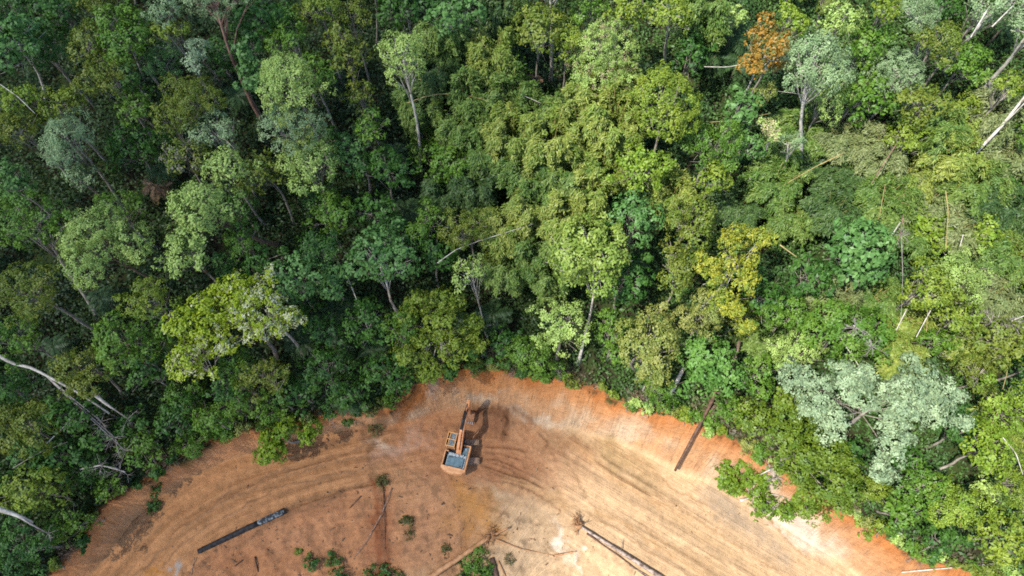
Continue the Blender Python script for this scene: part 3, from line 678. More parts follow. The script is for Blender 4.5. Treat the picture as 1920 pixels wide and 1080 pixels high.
T(1640, 760, 150, 100, 'W', 10, bark='g', dens=1.0,
  lobes_px=[(1502, 705, 32), (1545, 735, 36), (1555, 790, 30), (1630, 715, 32), (1672, 740, 34), (1735, 700, 38), (1768, 745, 34), (1740, 770, 28), (1690, 790, 32), (1655, 835, 30), (1640, 872, 22), (1590, 700, 30), (1790, 795, 16), (1600, 745, 28), (1710, 735, 30), (1580, 720, 24), (1705, 765, 26), (1665, 800, 24), (1530, 765, 24)], label='big silver white tree at lower right')
T(1500, 850, 95, 100, ((.060, .098, .013), (.108, .140, .019), .22, 'small leaved green'), 6, group='yellow green forest trees', bark='g', dens=1.1,
  lobes_px=[(1430, 780, 34), (1480, 790, 36), (1530, 850, 40), (1490, 860, 40), (1550, 920, 36), (1520, 925, 34), (1460, 830, 30), (1575, 870, 26)], label='dense small leaved green tree leaning over the right bank, left of silver tree')
T(1410, 925, 60, 40, ((.070, .120, .014), (.125, .170, .020), .24, 'fresh green'), 3.2, bark='w', dens=1.4, group='yellow green forest trees',
  lobes_px=[(1360, 882, 16), (1370, 905, 16), (1402, 880, 22), (1415, 908, 20), (1430, 940, 24), (1465, 948, 24), (1492, 942, 20), (1388, 916, 15), (1440, 900, 18), (1448, 868, 20), (1505, 950, 14)], label='low green branches hanging over the right bank')
T(545, 815, 50, 46, ((.080, .140, .014), (.160, .205, .020), .26, 'leafy green'), 3.6, bark='g', dens=1.5, group='yellow green forest trees',
  lobes_px=[(518, 800, 30), (512, 838, 28), (545, 808, 30), (582, 800, 20), (586, 828, 15), (532, 850, 18), (552, 778, 24), (500, 815, 18)], label='leafy green tree overhanging the road on the left bank')

# ------------------------------------------------------------------ bamboo
def make_bamboo(u, v, r, h, pal, label=None, seed=None, culms=None):
    g = np.random.default_rng(seed if seed is not None else int(u * 91 + v * 37) % 100000)
    c, t = at(u, v, h * .72); k = t / F; Rr = r * k
    b = np.array([c[0], c[1] , 0.0]); b[2] = zat(b[0], b[1])
    root = empty('bamboo_clump', b)
    cs = Soup(); P_, N_, A_, L_, T_ = [], [], [], [], []
    c1, c2 = pal
    n = culms or int(12 + Rr * 6)
    for i in range(n):
        az = g.random() * 2 * math.pi; reach = Rr * (.35 + .75 * math.sqrt(g.random())); hh = h * (.75 + .4 * g.random())
        o = np.array([math.cos(az), math.sin(az), 0])
        tt = np.linspace(0, 1, 12)
        side = np.array([-o[1], o[0], 0]) * g.standard_normal() * .6
        X = o * (.3 + reach * tt[:, None] ** 1.8) + side * tt[:, None] ** 2
        Zz = hh * np.sin(tt * 1.9) / math.sin(1.5708) * np.where(tt < .85, 1, 1 - (tt - .85) * .9)
        P = X.copy(); P[:, 2] = Zz - .2 * (tt == 0)
        cs.add(*tube(P, .05 * (1 - .8 * tt), 5))
        shade = g.random()
        nt = 26
        for q in range(nt):
            f = .38 + .62 * (q + g.random()) / nt
            p = np.array([np.interp(f, tt, P[:, j]) for j in range(3)])
            d0 = unit(o * .8 + g.standard_normal(3) * .65)
            spr = .25 + .75 * (1 - f) + .25
            m = 26
            s_ = g.random(m) ** .7
            pos = p + d0 * (s_ * spr * 1.3)[:, None] + np.array([0, 0, -1.0]) * (s_ ** 2 * spr * .7)[:, None] + g.standard_normal((m, 3)) * .13
            ax = unit(d0 * .7 + np.array([0, 0, -.75]) + g.standard_normal((m, 3)) * .45)
            nr = unit(np.array([0, -.1, .9]) + d0 * .5 + g.standard_normal((m, 3)) * .4)
            P_.append(pos); N_.append(nr); A_.append(ax); L_.append(.30 + .24 * g.random(m))
            mx = np.clip(shade * .6 + .3 * f + .25 * g.standard_normal(m) - .1, 0, 1)[:, None]
            T_.append((np.array(c1) * (1 - mx) + np.array(c2) * mx) * (.75 + .5 * g.random(m))[:, None])
    cs.build('culms', CULM, root, smooth=True)
    ln = np.concatenate(L_)
    V, Q = leaves(np.concatenate(P_), np.concatenate(N_), np.concatenate(A_), ln, ln * .26)
    quad_mesh('foliage', V, Q, LEAF, root, np.concatenate(T_))
    tag(root, label, 'bamboo', 'bamboo clumps')
    LISTED.append((root, u, v, r, 1, {0: 'yellowish', 1: 'green', 2: 'dark green'}[0 if c2[0] > .2 else 1 if c2[0] > .12 else 2], 'bamboo', None))
    return root
BY = ((.125, .200, .026), (.270, .300, .060)); BG = ((.070, .145, .024), (.165, .230, .045)); BV = ((.120, .165, .050), (.215, .245, .095)); BD = ((.034, .080, .020), (.085, .140, .030))
for (u, v, r, h, p) in [(835, 90, 44, 10, BG), (820, 152, 44, 9, BD), (920, 125, 32, 12, BY), (945, 48, 34, 10, BD), (955, 200, 42, 10, BG), (795, 205, 40, 8, BG), (880, 205, 22, 11, BG), (872, 258, 42, 9, BG),
                        (900, 295, 46, 9, BG), (962, 275, 48, 10, BY), (1005, 228, 42, 9, BG), (1032, 290, 52, 11, BY), (1090, 262, 44, 10, BY), (1145, 250, 52, 11, BY), (1110, 190, 46, 11, BY), (1065, 345, 46, 9, BG), (985, 340, 48, 9, BG),
                        (1130, 335, 48, 9, BY), (1165, 190, 40, 9, BY), (1310, 40, 46, 10, BG), (1000, 400, 44, 10, BY), (1050, 385, 40, 9, BG), (950, 440, 42, 9, BY), (1010, 470, 44, 9, BG), (960, 510, 44, 8, BG), (1060, 430, 40, 11, BY), (1040, 520, 40, 8, BG),
                        (1385, 385, 46, 7, BD), (1450, 350, 48, 8, BY), (1530, 320, 48, 8, BY), (1480, 400, 50, 7, BG), (1570, 260, 46, 8, BG), (1600, 330, 48, 7, BY), (1650, 290, 46, 7, BG), (1700, 330, 50, 7, BY), (1650, 380, 50, 7, BY), (1740, 380, 50, 7, BY),
                        (1780, 300, 48, 7, BG), (1820, 350, 48, 7, BG), (1760, 250, 44, 8, BY), (1850, 230, 44, 8, BG), (1880, 300, 44, 7, BY), (1800, 430, 48, 6, BG), (1690, 440, 42, 7, BY), (1880, 400, 46, 7, BY), (1890, 490, 46, 6, BY), (1860, 560, 46, 6, BG), (1830, 640, 44, 5, BY),
                        (1700, 600, 40, 6, BY), (1690, 680, 40, 5, BG), (1640, 560, 36, 6, BG), (1560, 400, 40, 7, BD), (1870, 800, 40, 5, BG), (1560, 570, 34, 7, BG), (1440, 640, 34, 6, BG), (840, 370, 38, 8, BD), (890, 360, 36, 8, BD), (1500, 250, 40, 8, BG), (1460, 290, 36, 7, BG), (1250, 380, 34, 9, BY), (1100, 385, 40, 10, BY)]:
    if u > 1370:                                           # the low tangle on the right is patchy in height and colour
        h = h * float(rng.uniform(.45, 1.05)); p = [BY, BG, BG, BD, BV][int(rng.integers(5))] if p is not BD else p
    PX.append((u, v, r, r)); make_bamboo(u, v, r, h, p)

# ------------------------------------------------------------------ palms
def make_palm(u, v, r, h, pal=((.035, .075, .022), (.06, .11, .035)), dead=0, label=None):
    g = np.random.default_rng(int(u * 57 + v * 23) % 100000)
    c, t = at(u, v, h); k = t / F; L = r * k
    b = np.array([c[0], c[1], zat(c[0], c[1])])
    root = empty('palm_tree', b)
    s = Soup(); s.add(*tube([(0, 0, -.3), (.05, .02, h * .5), (0, 0, h)], [.16, .12, .1], 7)); s.build('trunk', BARK['b'], root, smooth=True)
    n = 11
    for i in range(n):
        az = i * 2.4 + g.random() * .5; el = .75 - .9 * (i / n); o = np.array([math.cos(az), math.sin(az), 0])
        tt = np.linspace(0, 1, 22)
        P = o * (L * tt * (1 - .12 * tt))[:, None]; P[:, 2] = h + L * (el * tt - .75 * tt ** 2)
        side = np.array([-o[1], o[0], 0])
        sp = Soup(); col = np.array(pal[0]) * (1 - i / n) + np.array(pal[1]) * (i / n)
        if i < dead: col = np.array([.16, .10, .055])
        V, Q = tube(P, .025 * (1 - .7 * tt), 4); sp.add(V, Q, col * 1.3)
        idx = np.arange(2, 22)
        for sg in (-1, 1):
            ll = L * .36 * np.sin(tt[idx] * 2.7 + .25)
            ax = unit(side * sg + o * .55 + np.array([0, 0, -.35]) + g.standard_normal((20, 3)) * .08)
            pos = P[idx] + ax * ll[:, None] * .5
            nr = unit(np.array([0, 0, 1.0]) + side * sg * .3 + g.standard_normal((20, 3)) * .1)
            V, Q = leaves(pos, nr, ax, np.maximum(ll, .1), np.full(20, .05 + .035 * L)); sp.add(V, Q, col * (.85 + .3 * g.random((20, 1))))
        sp.build('frond', LEAF, root)
    tag(root, label, 'palm', 'understorey palms')
    if label is None: LISTED.append((root, u, v, r, 1, 'dark green', 'palm', None))
for a in [(905, 182, 36, 5), (1370, 62, 52, 5), (1340, 105, 46, 4), (1385, 112, 42, 4), (630, 582, 40, 4), (575, 598, 34, 3), (765, 398, 42, 4), (772, 440, 36, 3.5), (925, 590, 40, 3.5), (880, 605, 34, 3), (300, 322, 34, 4), (650, 745, 36, 3.5),
          (740, 285, 30, 3.5), (560, 640, 36, 3), (1885, 45, 34, 4), (440, 180, 34, 3), (190, 560, 34, 3), (700, 655, 34, 3), (1190, 485, 34, 4), (960, 350, 30, 4), (100, 650, 32, 3), (640, 640, 34, 3)]:
    PX.append((a[0], a[1], a[2] * .6, a[2] * .6)); make_palm(*a)
make_palm(985, 160, 40, 5, dead=4, label='palm with brown dead fronds in the dark gap near the top')
make_palm(292, 348, 34, 4, ((.13, .09, .04), (.09, .08, .03)), dead=7, label='palm with mostly brown withered fronds at left')

# ------------------------------------------------------------------ fill: the smaller trees that close the canopy between the listed ones
W8, H8 = 2160 // 8, 1400 // 8
cu, cv = np.meshgrid(np.arange(W8) * 8 - 120 + 4, np.arange(H8) * 8 - 170 + 4)
cover = np.zeros(cu.shape, bool)
topv = np.interp(cu, [p[0] for p in TOP], [p[1] for p in TOP])
cover |= cv > topv - 14
for (u, v, rx, ry) in PX: cover |= ((cu - u) / rx) ** 2 + ((cv - v) / ry) ** 2 < .8
for (gu, gv, gr) in [(120, 140, 26), (60, 285, 24), (100, 350, 24), (40, 345, 22), (300, 345, 34), (140, 385, 20), (160, 575, 30), (200, 600, 22), (245, 120, 18), (562, 35, 20), (705, 45, 26), (735, 275, 24), (975, 80, 26), (1360, 95, 34), (490, 430, 26), (275, 500, 26), (575, 610, 30), (640, 560, 20),
                     (680, 340, 20), (455, 190, 24), (445, 240, 22), (215, 330, 22), (780, 420, 20), (770, 380, 20), (100, 665, 22), (1260, 130, 18), (1340, 300, 20), (1455, 330, 22), (1160, 480, 22), (930, 590, 26), (1060, 540, 18), (700, 640, 26), (420, 640, 18), (1500, 690, 14), (1445, 610, 20), (1560, 560, 18), (1835, 470, 18)]:
    cover |= ((cu - gu) / gr) ** 2 + ((cv - gv) / gr) ** 2 < 1
nf = 0
for tries in range(6000):
    free = np.argwhere(~cover)
    if len(free) < 200 or nf >= 120: break
    j, i = free[rng.integers(len(free))]; u, v = float(cu[j, i]), float(cv[j, i])
    edge = float(np.interp(u, [p[0] for p in TOP], [p[1] for p in TOP])) - v
    r = float(rng.uniform(26, 40)) if edge > 60 else float(rng.uniform(18, 28))
    if r > edge: r = max(14.0, edge * .8)
    if u < 700: sp = rng.choice(['D', 'D', 'D', 'G', 'B', 'D'])
    elif u < 1250: sp = rng.choice(['D', 'G', 'G', 'Y', 'B'])
    else: sp = rng.choice(['G', 'Y', 'K', 'O', 'L', 'D'])
    hc = float(rng.uniform(2.5, 5.5) if u < 1250 else rng.uniform(3, 7)) if edge > 90 else float(rng.uniform(1.8, 3.5))
    if u > 1450: hc *= .8
    T(u, v, r, r * rng.uniform(.85, 1.15), str(sp), hc, name='rainforest_tree' if edge > 60 else 'shrub', cat='tree' if edge > 60 else 'shrub', seed=int(tries * 7 + 3))
    nf += 1
    cover |= ((cu - u) / r) ** 2 + ((cv - v) / r) ** 2 < .95
g_e = np.random.default_rng(404)
uu = -40.0
while uu < 1960:
    for q in range(1 + int(g_e.random() < .35)):
        v0 = float(np.interp(uu, [p[0] for p in TOP], [p[1] for p in TOP])); r0 = float(g_e.uniform(8, 17))
        sp = str(g_e.choice(['D', 'G', 'G', 'O', 'D', 'N'] if uu < 1000 else ['G', 'Y', 'O', 'N', 'G', 'K']))
        T(uu + g_e.uniform(-8, 8), v0 - r0 * g_e.uniform(-.15, 1.6), r0, r0 * g_e.uniform(.7, 1.1), sp, float(g_e.uniform(.3, 1.1)), name='shrub', cat='shrub', trunk_r=.05, group='scrub along the top of the bank', seed=int(uu) + 5000 + q)
    uu += float(g_e.uniform(18, 44))
print('fill', nf, 'total crowns', len(PX))

# ------------------------------------------------------------------ undergrowth on the forest floor (uncountable)
def undergrowth():
    g = np.random.default_rng(5)
    n = 480000
    x = g.uniform(-72, 72, n); y = g.uniform(0, 84, n); z = zat(x, y)
    yt = np.interp(x, TX, TY); k = (y > yt + .1)
    u, v, d = to_px(x, y, z); k &= (u > -150) & (u < 2070) & (v > -150) & (v < 1200)
    cl = fbm(x * .5, y * .5, 81); k &= g.random(n) < np.clip(cl * 2.0 - .25, .1, 1)
    x, y, z, cl = x[k], y[k], z[k], cl[k]; n = len(x)
    h = (cl * 2.6) * g.random(n) ** .8 * np.clip((y - yt[k]) / 4 + .2, .2, 1)
    pos = np.stack([x, y, z + h + .05], -1)
    nr = unit(np.array([0, 0, 1.0]) + g.standard_normal((n, 3)) * .45); ax = g.standard_normal((n, 3))
    ln = .25 + .3 * g.random(n)
    V, Q = leaves(pos, nr, ax, ln, ln * .5)
    c = np.clip(fbm(x * .25, y * .25, 82)[:, None] * 1.6 - .3, 0, 1)
    Tn = np.array([.022, .056, .015]) * (1 - c) + np.array([.065, .125, .025]) * c
    rt = sstep(-5, 25, x)[:, None]; Tn = Tn * (1 + .9 * rt)
    dry = (sstep(.52, .66, fbm(x * .35, y * .35, 83)) * np.exp(-((y - yt[k]) / 3.0) ** 2) * (g.random(n) < .7))[:, None]
    Tn = Tn * (1 - dry) + np.array([.16, .115, .075]) * dry
    Tn = Tn * (.40 + .5 * g.random(n))[:, None]
    o = quad_mesh('undergrowth', V, Q, LEAF, None, Tn)
    tag(o, 'low leafy undergrowth covering the forest floor between the trees', 'undergrowth', kind='stuff')
undergrowth()

# ------------------------------------------------------------------ the excavator
def bm_obj(name, bm, mat, parent=None, smooth=False, bevel=0.0):
    if bevel:
        bmesh.ops.bevel(bm, geom=[e for e in bm.edges if len(e.link_faces) == 2 and e.calc_face_angle(0) > .6], offset=bevel, segments=2, affect='EDGES', clamp_overlap=True)
    bmesh.ops.recalc_face_normals(bm, faces=bm.faces)
    me = bpy.data.meshes.new(name); bm.to_mesh(me); bm.free(); me.materials.append(mat)
    if smooth:
        for p in me.polygons: p.use_smooth = True
    o = bpy.data.objects.new(name, me); COL.objects.link(o)
    if parent is not None: o.parent = parent
    return o
def box(bm, x0, x1, y0, y1, z0, z1, rot=0.0):
    vs = [bm.verts.new((x, y, z)) for z in (z0, z1) for y in (y0, y1) for x in (x0, x1)]
    for f in ((0, 2, 3, 1), (4, 5, 7, 6), (0, 1, 5, 4), (2, 6, 7, 3), (0, 4, 6, 2), (1, 3, 7, 5)): bm.faces.new([vs[i] for i in f])
    if rot:
        bmesh.ops.rotate(bm, verts=vs, cent=(0, 0, 0), matrix=Matrix.Rotation(rot, 3, 'Z'))
    return vs
def prism_yz(bm, prof, x0, x1):
    a = [bm.verts.new((x0, y, z)) for y, z in prof]; b = [bm.verts.new((x1, y, z)) for y, z in prof]; n = len(prof)
    bm.faces.new(a); bm.faces.new(b[::-1])
    for i in range(n): bm.faces.new((a[i], b[i], b[(i + 1) % n], a[(i + 1) % n]))
    return a + b
def prism_xy(bm, prof, z0, z1):
    a = [bm.verts.new((x, y, z0)) for x, y in prof]; b = [bm.verts.new((x, y, z1)) for x, y in prof]; n = len(prof)
    bm.faces.new(a); bm.faces.new(b[::-1])
    for i in range(n): bm.faces.new((a[i], b[i], b[(i + 1) % n], a[(i + 1) % n]))

def make_excavator():
    ORG = noisy_mat('orange_machine_paint', (.42, .19, .075), (.60, .31, .14), 2.5, rough=.5, spec=.4, bump=.1)
    BLUE = noisy_mat('slate_blue_steel', (.055, .10, .12), (.10, .165, .185), 3.0, rough=.45, spec=.5, bump=.1)
    GREY = noisy_mat('worn_grey_steel', (.14, .19, .20), (.42, .45, .45), 5.0, rough=.6, bump=.2)
    DARK = noisy_mat('dark_steel', (.012, .013, .015), (.04, .04, .04), 5.0, rough=.55, bump=.2)
    DUST = noisy_mat('dusty_track_steel', (.20, .13, .085), (.40, .26, .17), 5.0, rough=.9, bump=.3)
    GLASS = noisy_mat('tinted_glass', (.015, .02, .025), (.03, .035, .04), 1.0, rough=.08, spec=.8, bump=0)
    BKT = noisy_mat('clay_smeared_bucket', (.15, .075, .04), (.34, .18, .10), 5.0, rough=.8)
    TEE = noisy_mat('polished_tooth_steel', (.35, .35, .36), (.6, .6, .6), 8.0, rough=.35, spec=.6, bump=0, metal=.5)
    rz = R(-13)
    e = empty('excavator', (EXC_AT[0], EXC_AT[1], 0.0), rz)
    tag(e, 'orange crawler excavator digging at the foot of the clay bank', 'excavator')
    back = -rz                                    # undercarriage lies east-west while the house faces the bank
    def rot(bm): bmesh.ops.rotate(bm, verts=bm.verts[:], cent=(0, 0, 0), matrix=Matrix.Rotation(back + R(2), 3, 'Z'))
    for sgn in (-1, 1):
        cy = sgn * 1.02; w = .31
        bm = bmesh.new(); box(bm, -1.0, 1.6, cy - .2, cy + .2, .22, .66); 
        rot(bm)
        tr = bm_obj('track_frame', bm, DARK, e, bevel=.04)
        bm = bmesh.new()
        r = .38; half = 1.45; per = 4 * half + 2 * math.pi * r; ns = 44
        for i in range(ns):
            s = per * i / ns
            if s < 2 * half: x, z, a = -half + s, 2 * r + .03, 0
            elif s < 2 * half + math.pi * r: q = (s - 2 * half) / r; x, z, a = half + r * math.sin(q), r + .03 + r * math.cos(q), q
            elif s < 4 * half + math.pi * r: x, z, a = half - (s - 2 * half - math.pi * r), .03, math.pi
            else: q = (s - 4 * half - math.pi * r) / r; x, z, a = -half - r * math.sin(q), r + .03 - r * math.cos(q), math.pi + q
            vs = box(bm, -.082, .082, -w, w, -.03, .03) + box(bm, -.07, -.035, -w + .01, w - .01, .028, .062)
            bmesh.ops.rotate(bm, verts=vs, cent=(0, 0, 0), matrix=Matrix.Rotation(a, 3, 'Y')); bmesh.ops.translate(bm, verts=vs, vec=(x + .42, cy, z))
        rot(bm); tk = bm_obj('track', bm, DUST, e)
        for xx in (-half + .42, half + .42):
            bm = bmesh.new(); bmesh.ops.create_cone(bm, cap_ends=True, segments=20, radius1=.30, radius2=.30, depth=.3, matrix=Matrix.Translation((xx, cy, .41)) @ Matrix.Rotation(R(90), 4, 'X'))
            rot(bm); bm_obj('sprocket', bm, DARK, tk)
    bm = bmesh.new(); box(bm, -.7, .9, -.85, .85, .4, .85); bmesh.ops.create_cone(bm, cap_ends=True, segments=28, radius1=.62, radius2=.62, depth=.25, matrix=Matrix.Translation((0, 0, .95)))
    rot(bm); bm_obj('car_body', bm, DARK, e)
    # revolving house
    bm = bmesh.new(); box(bm, -1.32, 1.32, -2.15, .68, 1.06, 1.24); box(bm, -1.32, -.32, .1, 1.45, 1.06, 1.2); bm_obj('deck', bm, DARK, e, bevel=.02)
    prof = [(-1.37, -1.98), (1.37, -1.98), (1.37, -2.22), (1.05, -2.48), (.5, -2.63), (0, -2.67), (-.5, -2.63), (-1.05, -2.48), (-1.37, -2.22)]
    bm = bmesh.new(); prism_xy(bm, prof, .95, 2.18); bm_obj('counterweight', bm, ORG, e, bevel=.07)
    bm = bmesh.new(); box(bm, 1.22, 1.37, -1.97, .66, 1.245, 2.16); bm_obj('side_panel', bm, ORG, e, bevel=.03)
    bm = bmesh.new(); box(bm, -1.37, -1.25, -1.97, -.28, 1.245, 2.12); box(bm, -1.245, -.95, -.40, -.30, 1.245, 2.10); bm_obj('side_panel', bm, ORG, e, bevel=.025)
    bm = bmesh.new(); box(bm, .52, 1.215, .56, .65, 1.245, 2.1); bm_obj('front_panel', bm, ORG, e, bevel=.02)
    bm = bmesh.new(); box(bm, -.95, 1.12, -1.96, -.42, 1.245, 1.88); bm_obj('engine_bay', bm, GREY, e, bevel=.03)
    bm = bmesh.new(); box(bm, -.86, .92, -1.88, -.86, 1.885, 2.12); h = bm_obj('engine_hood', bm, BLUE, e, bevel=.06)
    bm = bmesh.new(); box(bm, .62, .78, -1.80, -1.70, 2.122, 2.16); box(bm, -.75, -.25, -.98, -.93, 2.122, 2.15); bm_obj('hood_latch', bm, DARK, h)
    bm = bmesh.new(); bmesh.ops.create_cone(bm, cap_ends=True, segments=16, radius1=.07, radius2=.07, depth=.5, matrix=Matrix.Translation((-1.05, -.75, 2.0))); bm_obj('exhaust_pipe', bm, DARK, e)
    for x0, x1 in ((-.85, -.50), (-.47, -.10), (-.07, .30)):
        bm = bmesh.new(); box(bm, x0, x1, -.80, -.50, 1.885, 2.0); bm_obj('service_cover', bm, GREY, e, bevel=.03)
    bm = bmesh.new(); box(bm, .58, 1.14, -.36, .5, 1.245, 1.78); ft = bm_obj('fuel_tank', bm, BLUE, e, bevel=.05)
    bm = bmesh.new(); bmesh.ops.create_cone(bm, cap_ends=True, segments=14, radius1=.09, radius2=.09, depth=.08, matrix=Matrix.Translation((.85, .25, 1.82))); bm_obj('filler_cap', bm, GREY, ft)
    for (x, y, r) in ((.5, -.62, .14), (.75, -.55, .1), (.66, -.7, .09)):
        bm = bmesh.new(); bmesh.ops.create_cone(bm, cap_ends=True, segments=16, radius1=r, radius2=r * .9, depth=.24, matrix=Matrix.Translation((x, y, 2.0))); bm_obj('air_filter', bm, GREY, e)
    # handrails
    s = Soup()
    for x in (1.3,):
        s.add(*tube([(x, -1.7, 2.14), (x, -1.7, 2.42), (x, -.2, 2.42), (x, -.2, 2.14)], [.022] * 4, 6))
    s.build('handrail', ORG, e, smooth=True)
    # cab
    bm = bmesh.new(); box(bm, -1.34, -.36, .02, 1.5, 1.245, 2.0); cab = bm_obj('cab', bm, ORG, e, bevel=.04)
    bm = bmesh.new(); box(bm, -1.31, -.39, .06, 1.45, 2.003, 2.74); bm_obj('cab_window', bm, GLASS, cab, bevel=.05)
    bm = bmesh.new()
    for x in (-1.32, -.44):
        for y in (.04, .72, 1.4): box(bm, x, x + .09, y, y + .09, 2.0, 2.76)
    bm_obj('window_post', bm, ORG, cab)
    bm = bmesh.new(); box(bm, -1.36, -.34, .0, 1.54, 2.765, 2.86); bm_obj('roof', bm, DARK, cab, bevel=.03)
    bm = bmesh.new()
    for y in (.0, .735, 1.47): box(bm, -1.38 - .002 * y, -.32 + .002 * y, y - .035, y + .055, 2.94, 3.02)
    for x in (-1.39, -1.13, -.42): box(bm, x, x + .075, -.038, 1.528, 2.952, 3.032)
    for x in (-1.37, -.41):
        for y in (0, 1.46): box(bm, x, x + .05, y, y + .05, 2.86, 2.95)
    bm_obj('roof_guard', bm, noisy_mat('pale_orange_paint', (.50, .24, .075), (.66, .36, .14), 4.0, rough=.5), cab)
    bm = bmesh.new()
    for i in range(10): x = -1.02 + i * .066; box(bm, x, x + .02, .06, 1.44, 2.905, 2.925)
    for i in range(18): y = .09 + i * .077; box(bm, -1.05, -.42, y, y + .02, 2.926, 2.944)
    bm_obj('guard_mesh', bm, GREY, cab)
    # boom, arm, bucket
    bx = .16
    BR_ = noisy_mat('faded_orange_paint', (.44, .17, .06), (.60, .28, .13), 3.0, rough=.5, spec=.4, bump=.1)
    bm = bmesh.new()
    prism_yz(bm, [(-.5, 1.55), (-.25, 1.35), (.6, 2.3), (1.9, 3.62), (3.0, 4.0), (4.15, 4.2), (4.35, 4.4), (4.2, 4.62), (2.9, 4.62), (1.6, 4.38), (.2, 2.9), (-.45, 1.9)], bx - .25, bx + .25)
    for v in bm.verts:
        k = .5 * max(0, min(1, (v.co.y) / 4.3)); v.co.x = bx + (v.co.x - bx) * (1.12 - k)
    boom = bm_obj('boom', bm, BR_, e, bevel=.03)
    for sx in (-.36, .36):
        s = Soup(); s.add(*tube([(bx + sx, .55, 1.55), (bx + sx, 1.15, 2.5)], [.1, .1], 10)); s.add(*tube([(bx + sx, 1.1, 2.42), (bx + sx, 1.75, 3.6)], [.055, .055], 8)); s.build('boom_cylinder', DARK, e, smooth=True)
    s = Soup(); s.add(*tube([(bx - .12, 1.85, 4.60), (bx - .12, 3.7, 4.92)], [.11, .11], 10)); s.add(*tube([(bx - .12, 3.65, 4.91), (bx - .06, 4.75, 5.02)], [.055, .055], 8)); s.build('arm_cylinder', DARK, boom, smooth=True)
    bm = bmesh.new(); box(bm, bx - .2, bx - .04, 1.7, 1.95, 4.44, 4.72); bm_obj('cylinder_bracket', bm, DARK, boom)
    s = Soup()
    for sx in (.05, .11): s.add(*tube([(bx + sx, -.1, 2.62), (bx + sx, .9, 3.75), (bx + sx, 1.7, 4.47), (bx + sx, 3.0, 4.69), (bx + sx, 4.1, 4.7)], [.022] * 5, 5))
    s.build('hydraulic_hose', DARK, boom, smooth=True)
    bm = bmesh.new()
    prism_yz(bm, [(4.62, 5.18), (4.92, 5.12), (4.86, 4.5), (4.62, 3.0), (4.42, 1.62), (4.2, 1.62), (4.12, 3.4), (4.08, 4.25), (4.3, 4.7)], bx - .17, bx + .17)
    arm = bm_obj('arm', bm, BR_, e, bevel=.03)
    s = Soup(); s.add(*tube([(bx, 4.98, 4.35), (bx, 4.82, 3.1)], [.09, .09], 10)); s.add(*tube([(bx, 4.84, 3.2), (bx, 4.72, 2.1)], [.05, .05], 8)); s.build('bucket_cylinder', DARK, arm, smooth=True)
    # bucket: a curved shell with side plates
    bm = bmesh.new(); bw = .55
    curve = [(4.55, 1.55), (4.72, 1.2), (4.68, .75), (4.42, .4), (4.02, .28), (3.62, .42)]
    inner = [(4.46, 1.5), (4.62, 1.18), (4.58, .8), (4.36, .5), (4.02, .38), (3.64, .47)]
    for i in range(5):
        vs = []
        for x in (bx - bw, bx + bw): vs.append([bm.verts.new((x, y, z)) for y, z in (curve[i], curve[i + 1], inner[i + 1], inner[i])])
        for q in range(4): bm.faces.new((vs[0][q], vs[1][q], vs[1][(q + 1) % 4], vs[0][(q + 1) % 4]))
        bm.faces.new(vs[0]); bm.faces.new(vs[1][::-1])
    for x in (bx - bw - .035, bx + bw + .003): prism_yz(bm, [(4.57, 1.57), (4.74, 1.2), (4.70, .74), (4.43, .385), (4.02, .265), (3.6, .41), (3.9, .95)], x, x + .032)
    for x in (bx - .25, bx + .2): prism_yz(bm, [(4.25, 1.75), (4.5, 1.75), (4.6, 1.45), (4.2, 1.3)], x, x + .05)
    bk = bm_obj('bucket', bm, BKT, e)
    for i in range(5):
        bm = bmesh.new(); x = bx - bw + .03 + i * .245; prism_yz(bm, [(3.66, .36), (3.66, .5), (3.38, .56), (3.38, .53)], x, x + .1); bm_obj('tooth', bm, TEE, bk)
    return e
make_excavator()

# ------------------------------------------------------------------ logs, fallen trees, poles
def path_on(pts, hs):
    return np.array([at(u, v, h)[0] for (u, v), h in zip(pts, hs)])
def smoothpath(P, n):
    t = np.linspace(0, 1, len(P)); q = np.linspace(0, 1, n); return np.stack([np.interp(q, t, P[:, i]) for i in range(3)], -1)
CHAR = noisy_mat('charred_wood', (.008, .008, .009), (.03, .028, .03), 3.0, rough=.7, bump=.5)
ASH = noisy_mat('ash_grey_wood', (.02, .024, .028), (.20, .23, .245), 2.6, rough=.8, bump=.4, lo=.47, hi=.62)
LOGW = noisy_mat('bare_log_wood', (.24, .115, .05), (.40, .22, .11), 2.5, stretch=(.6, .6, .6))
OLDL = noisy_mat('weathered_log', (.09, .06, .045), (.34, .27, .22), 4.0, stretch=(.35, .6, 1), lo=.4, hi=.6)
REDL = noisy_mat('red_brown_log', (.05, .03, .022), (.13, .075, .05), 3.0)
def log(name, pts, hs, r0, r1, mat, label, cat='log', sides=10, n=14, wob=.05, group=None, build=True):
    P = smoothpath(path_on(pts, hs), n); b = P[0].copy(); b[2] = zat(b[0], b[1])
    V, Q = tube(P - b, np.linspace(r0, r1, n), sides, wob=wob, seed=int(abs(pts[0][0])) + 3)
    if not build: return V, Q, b
    o = quad_mesh(name, V, Q, mat, None, smooth=True); o.location = b
    tag(o, label, cat, group); return o

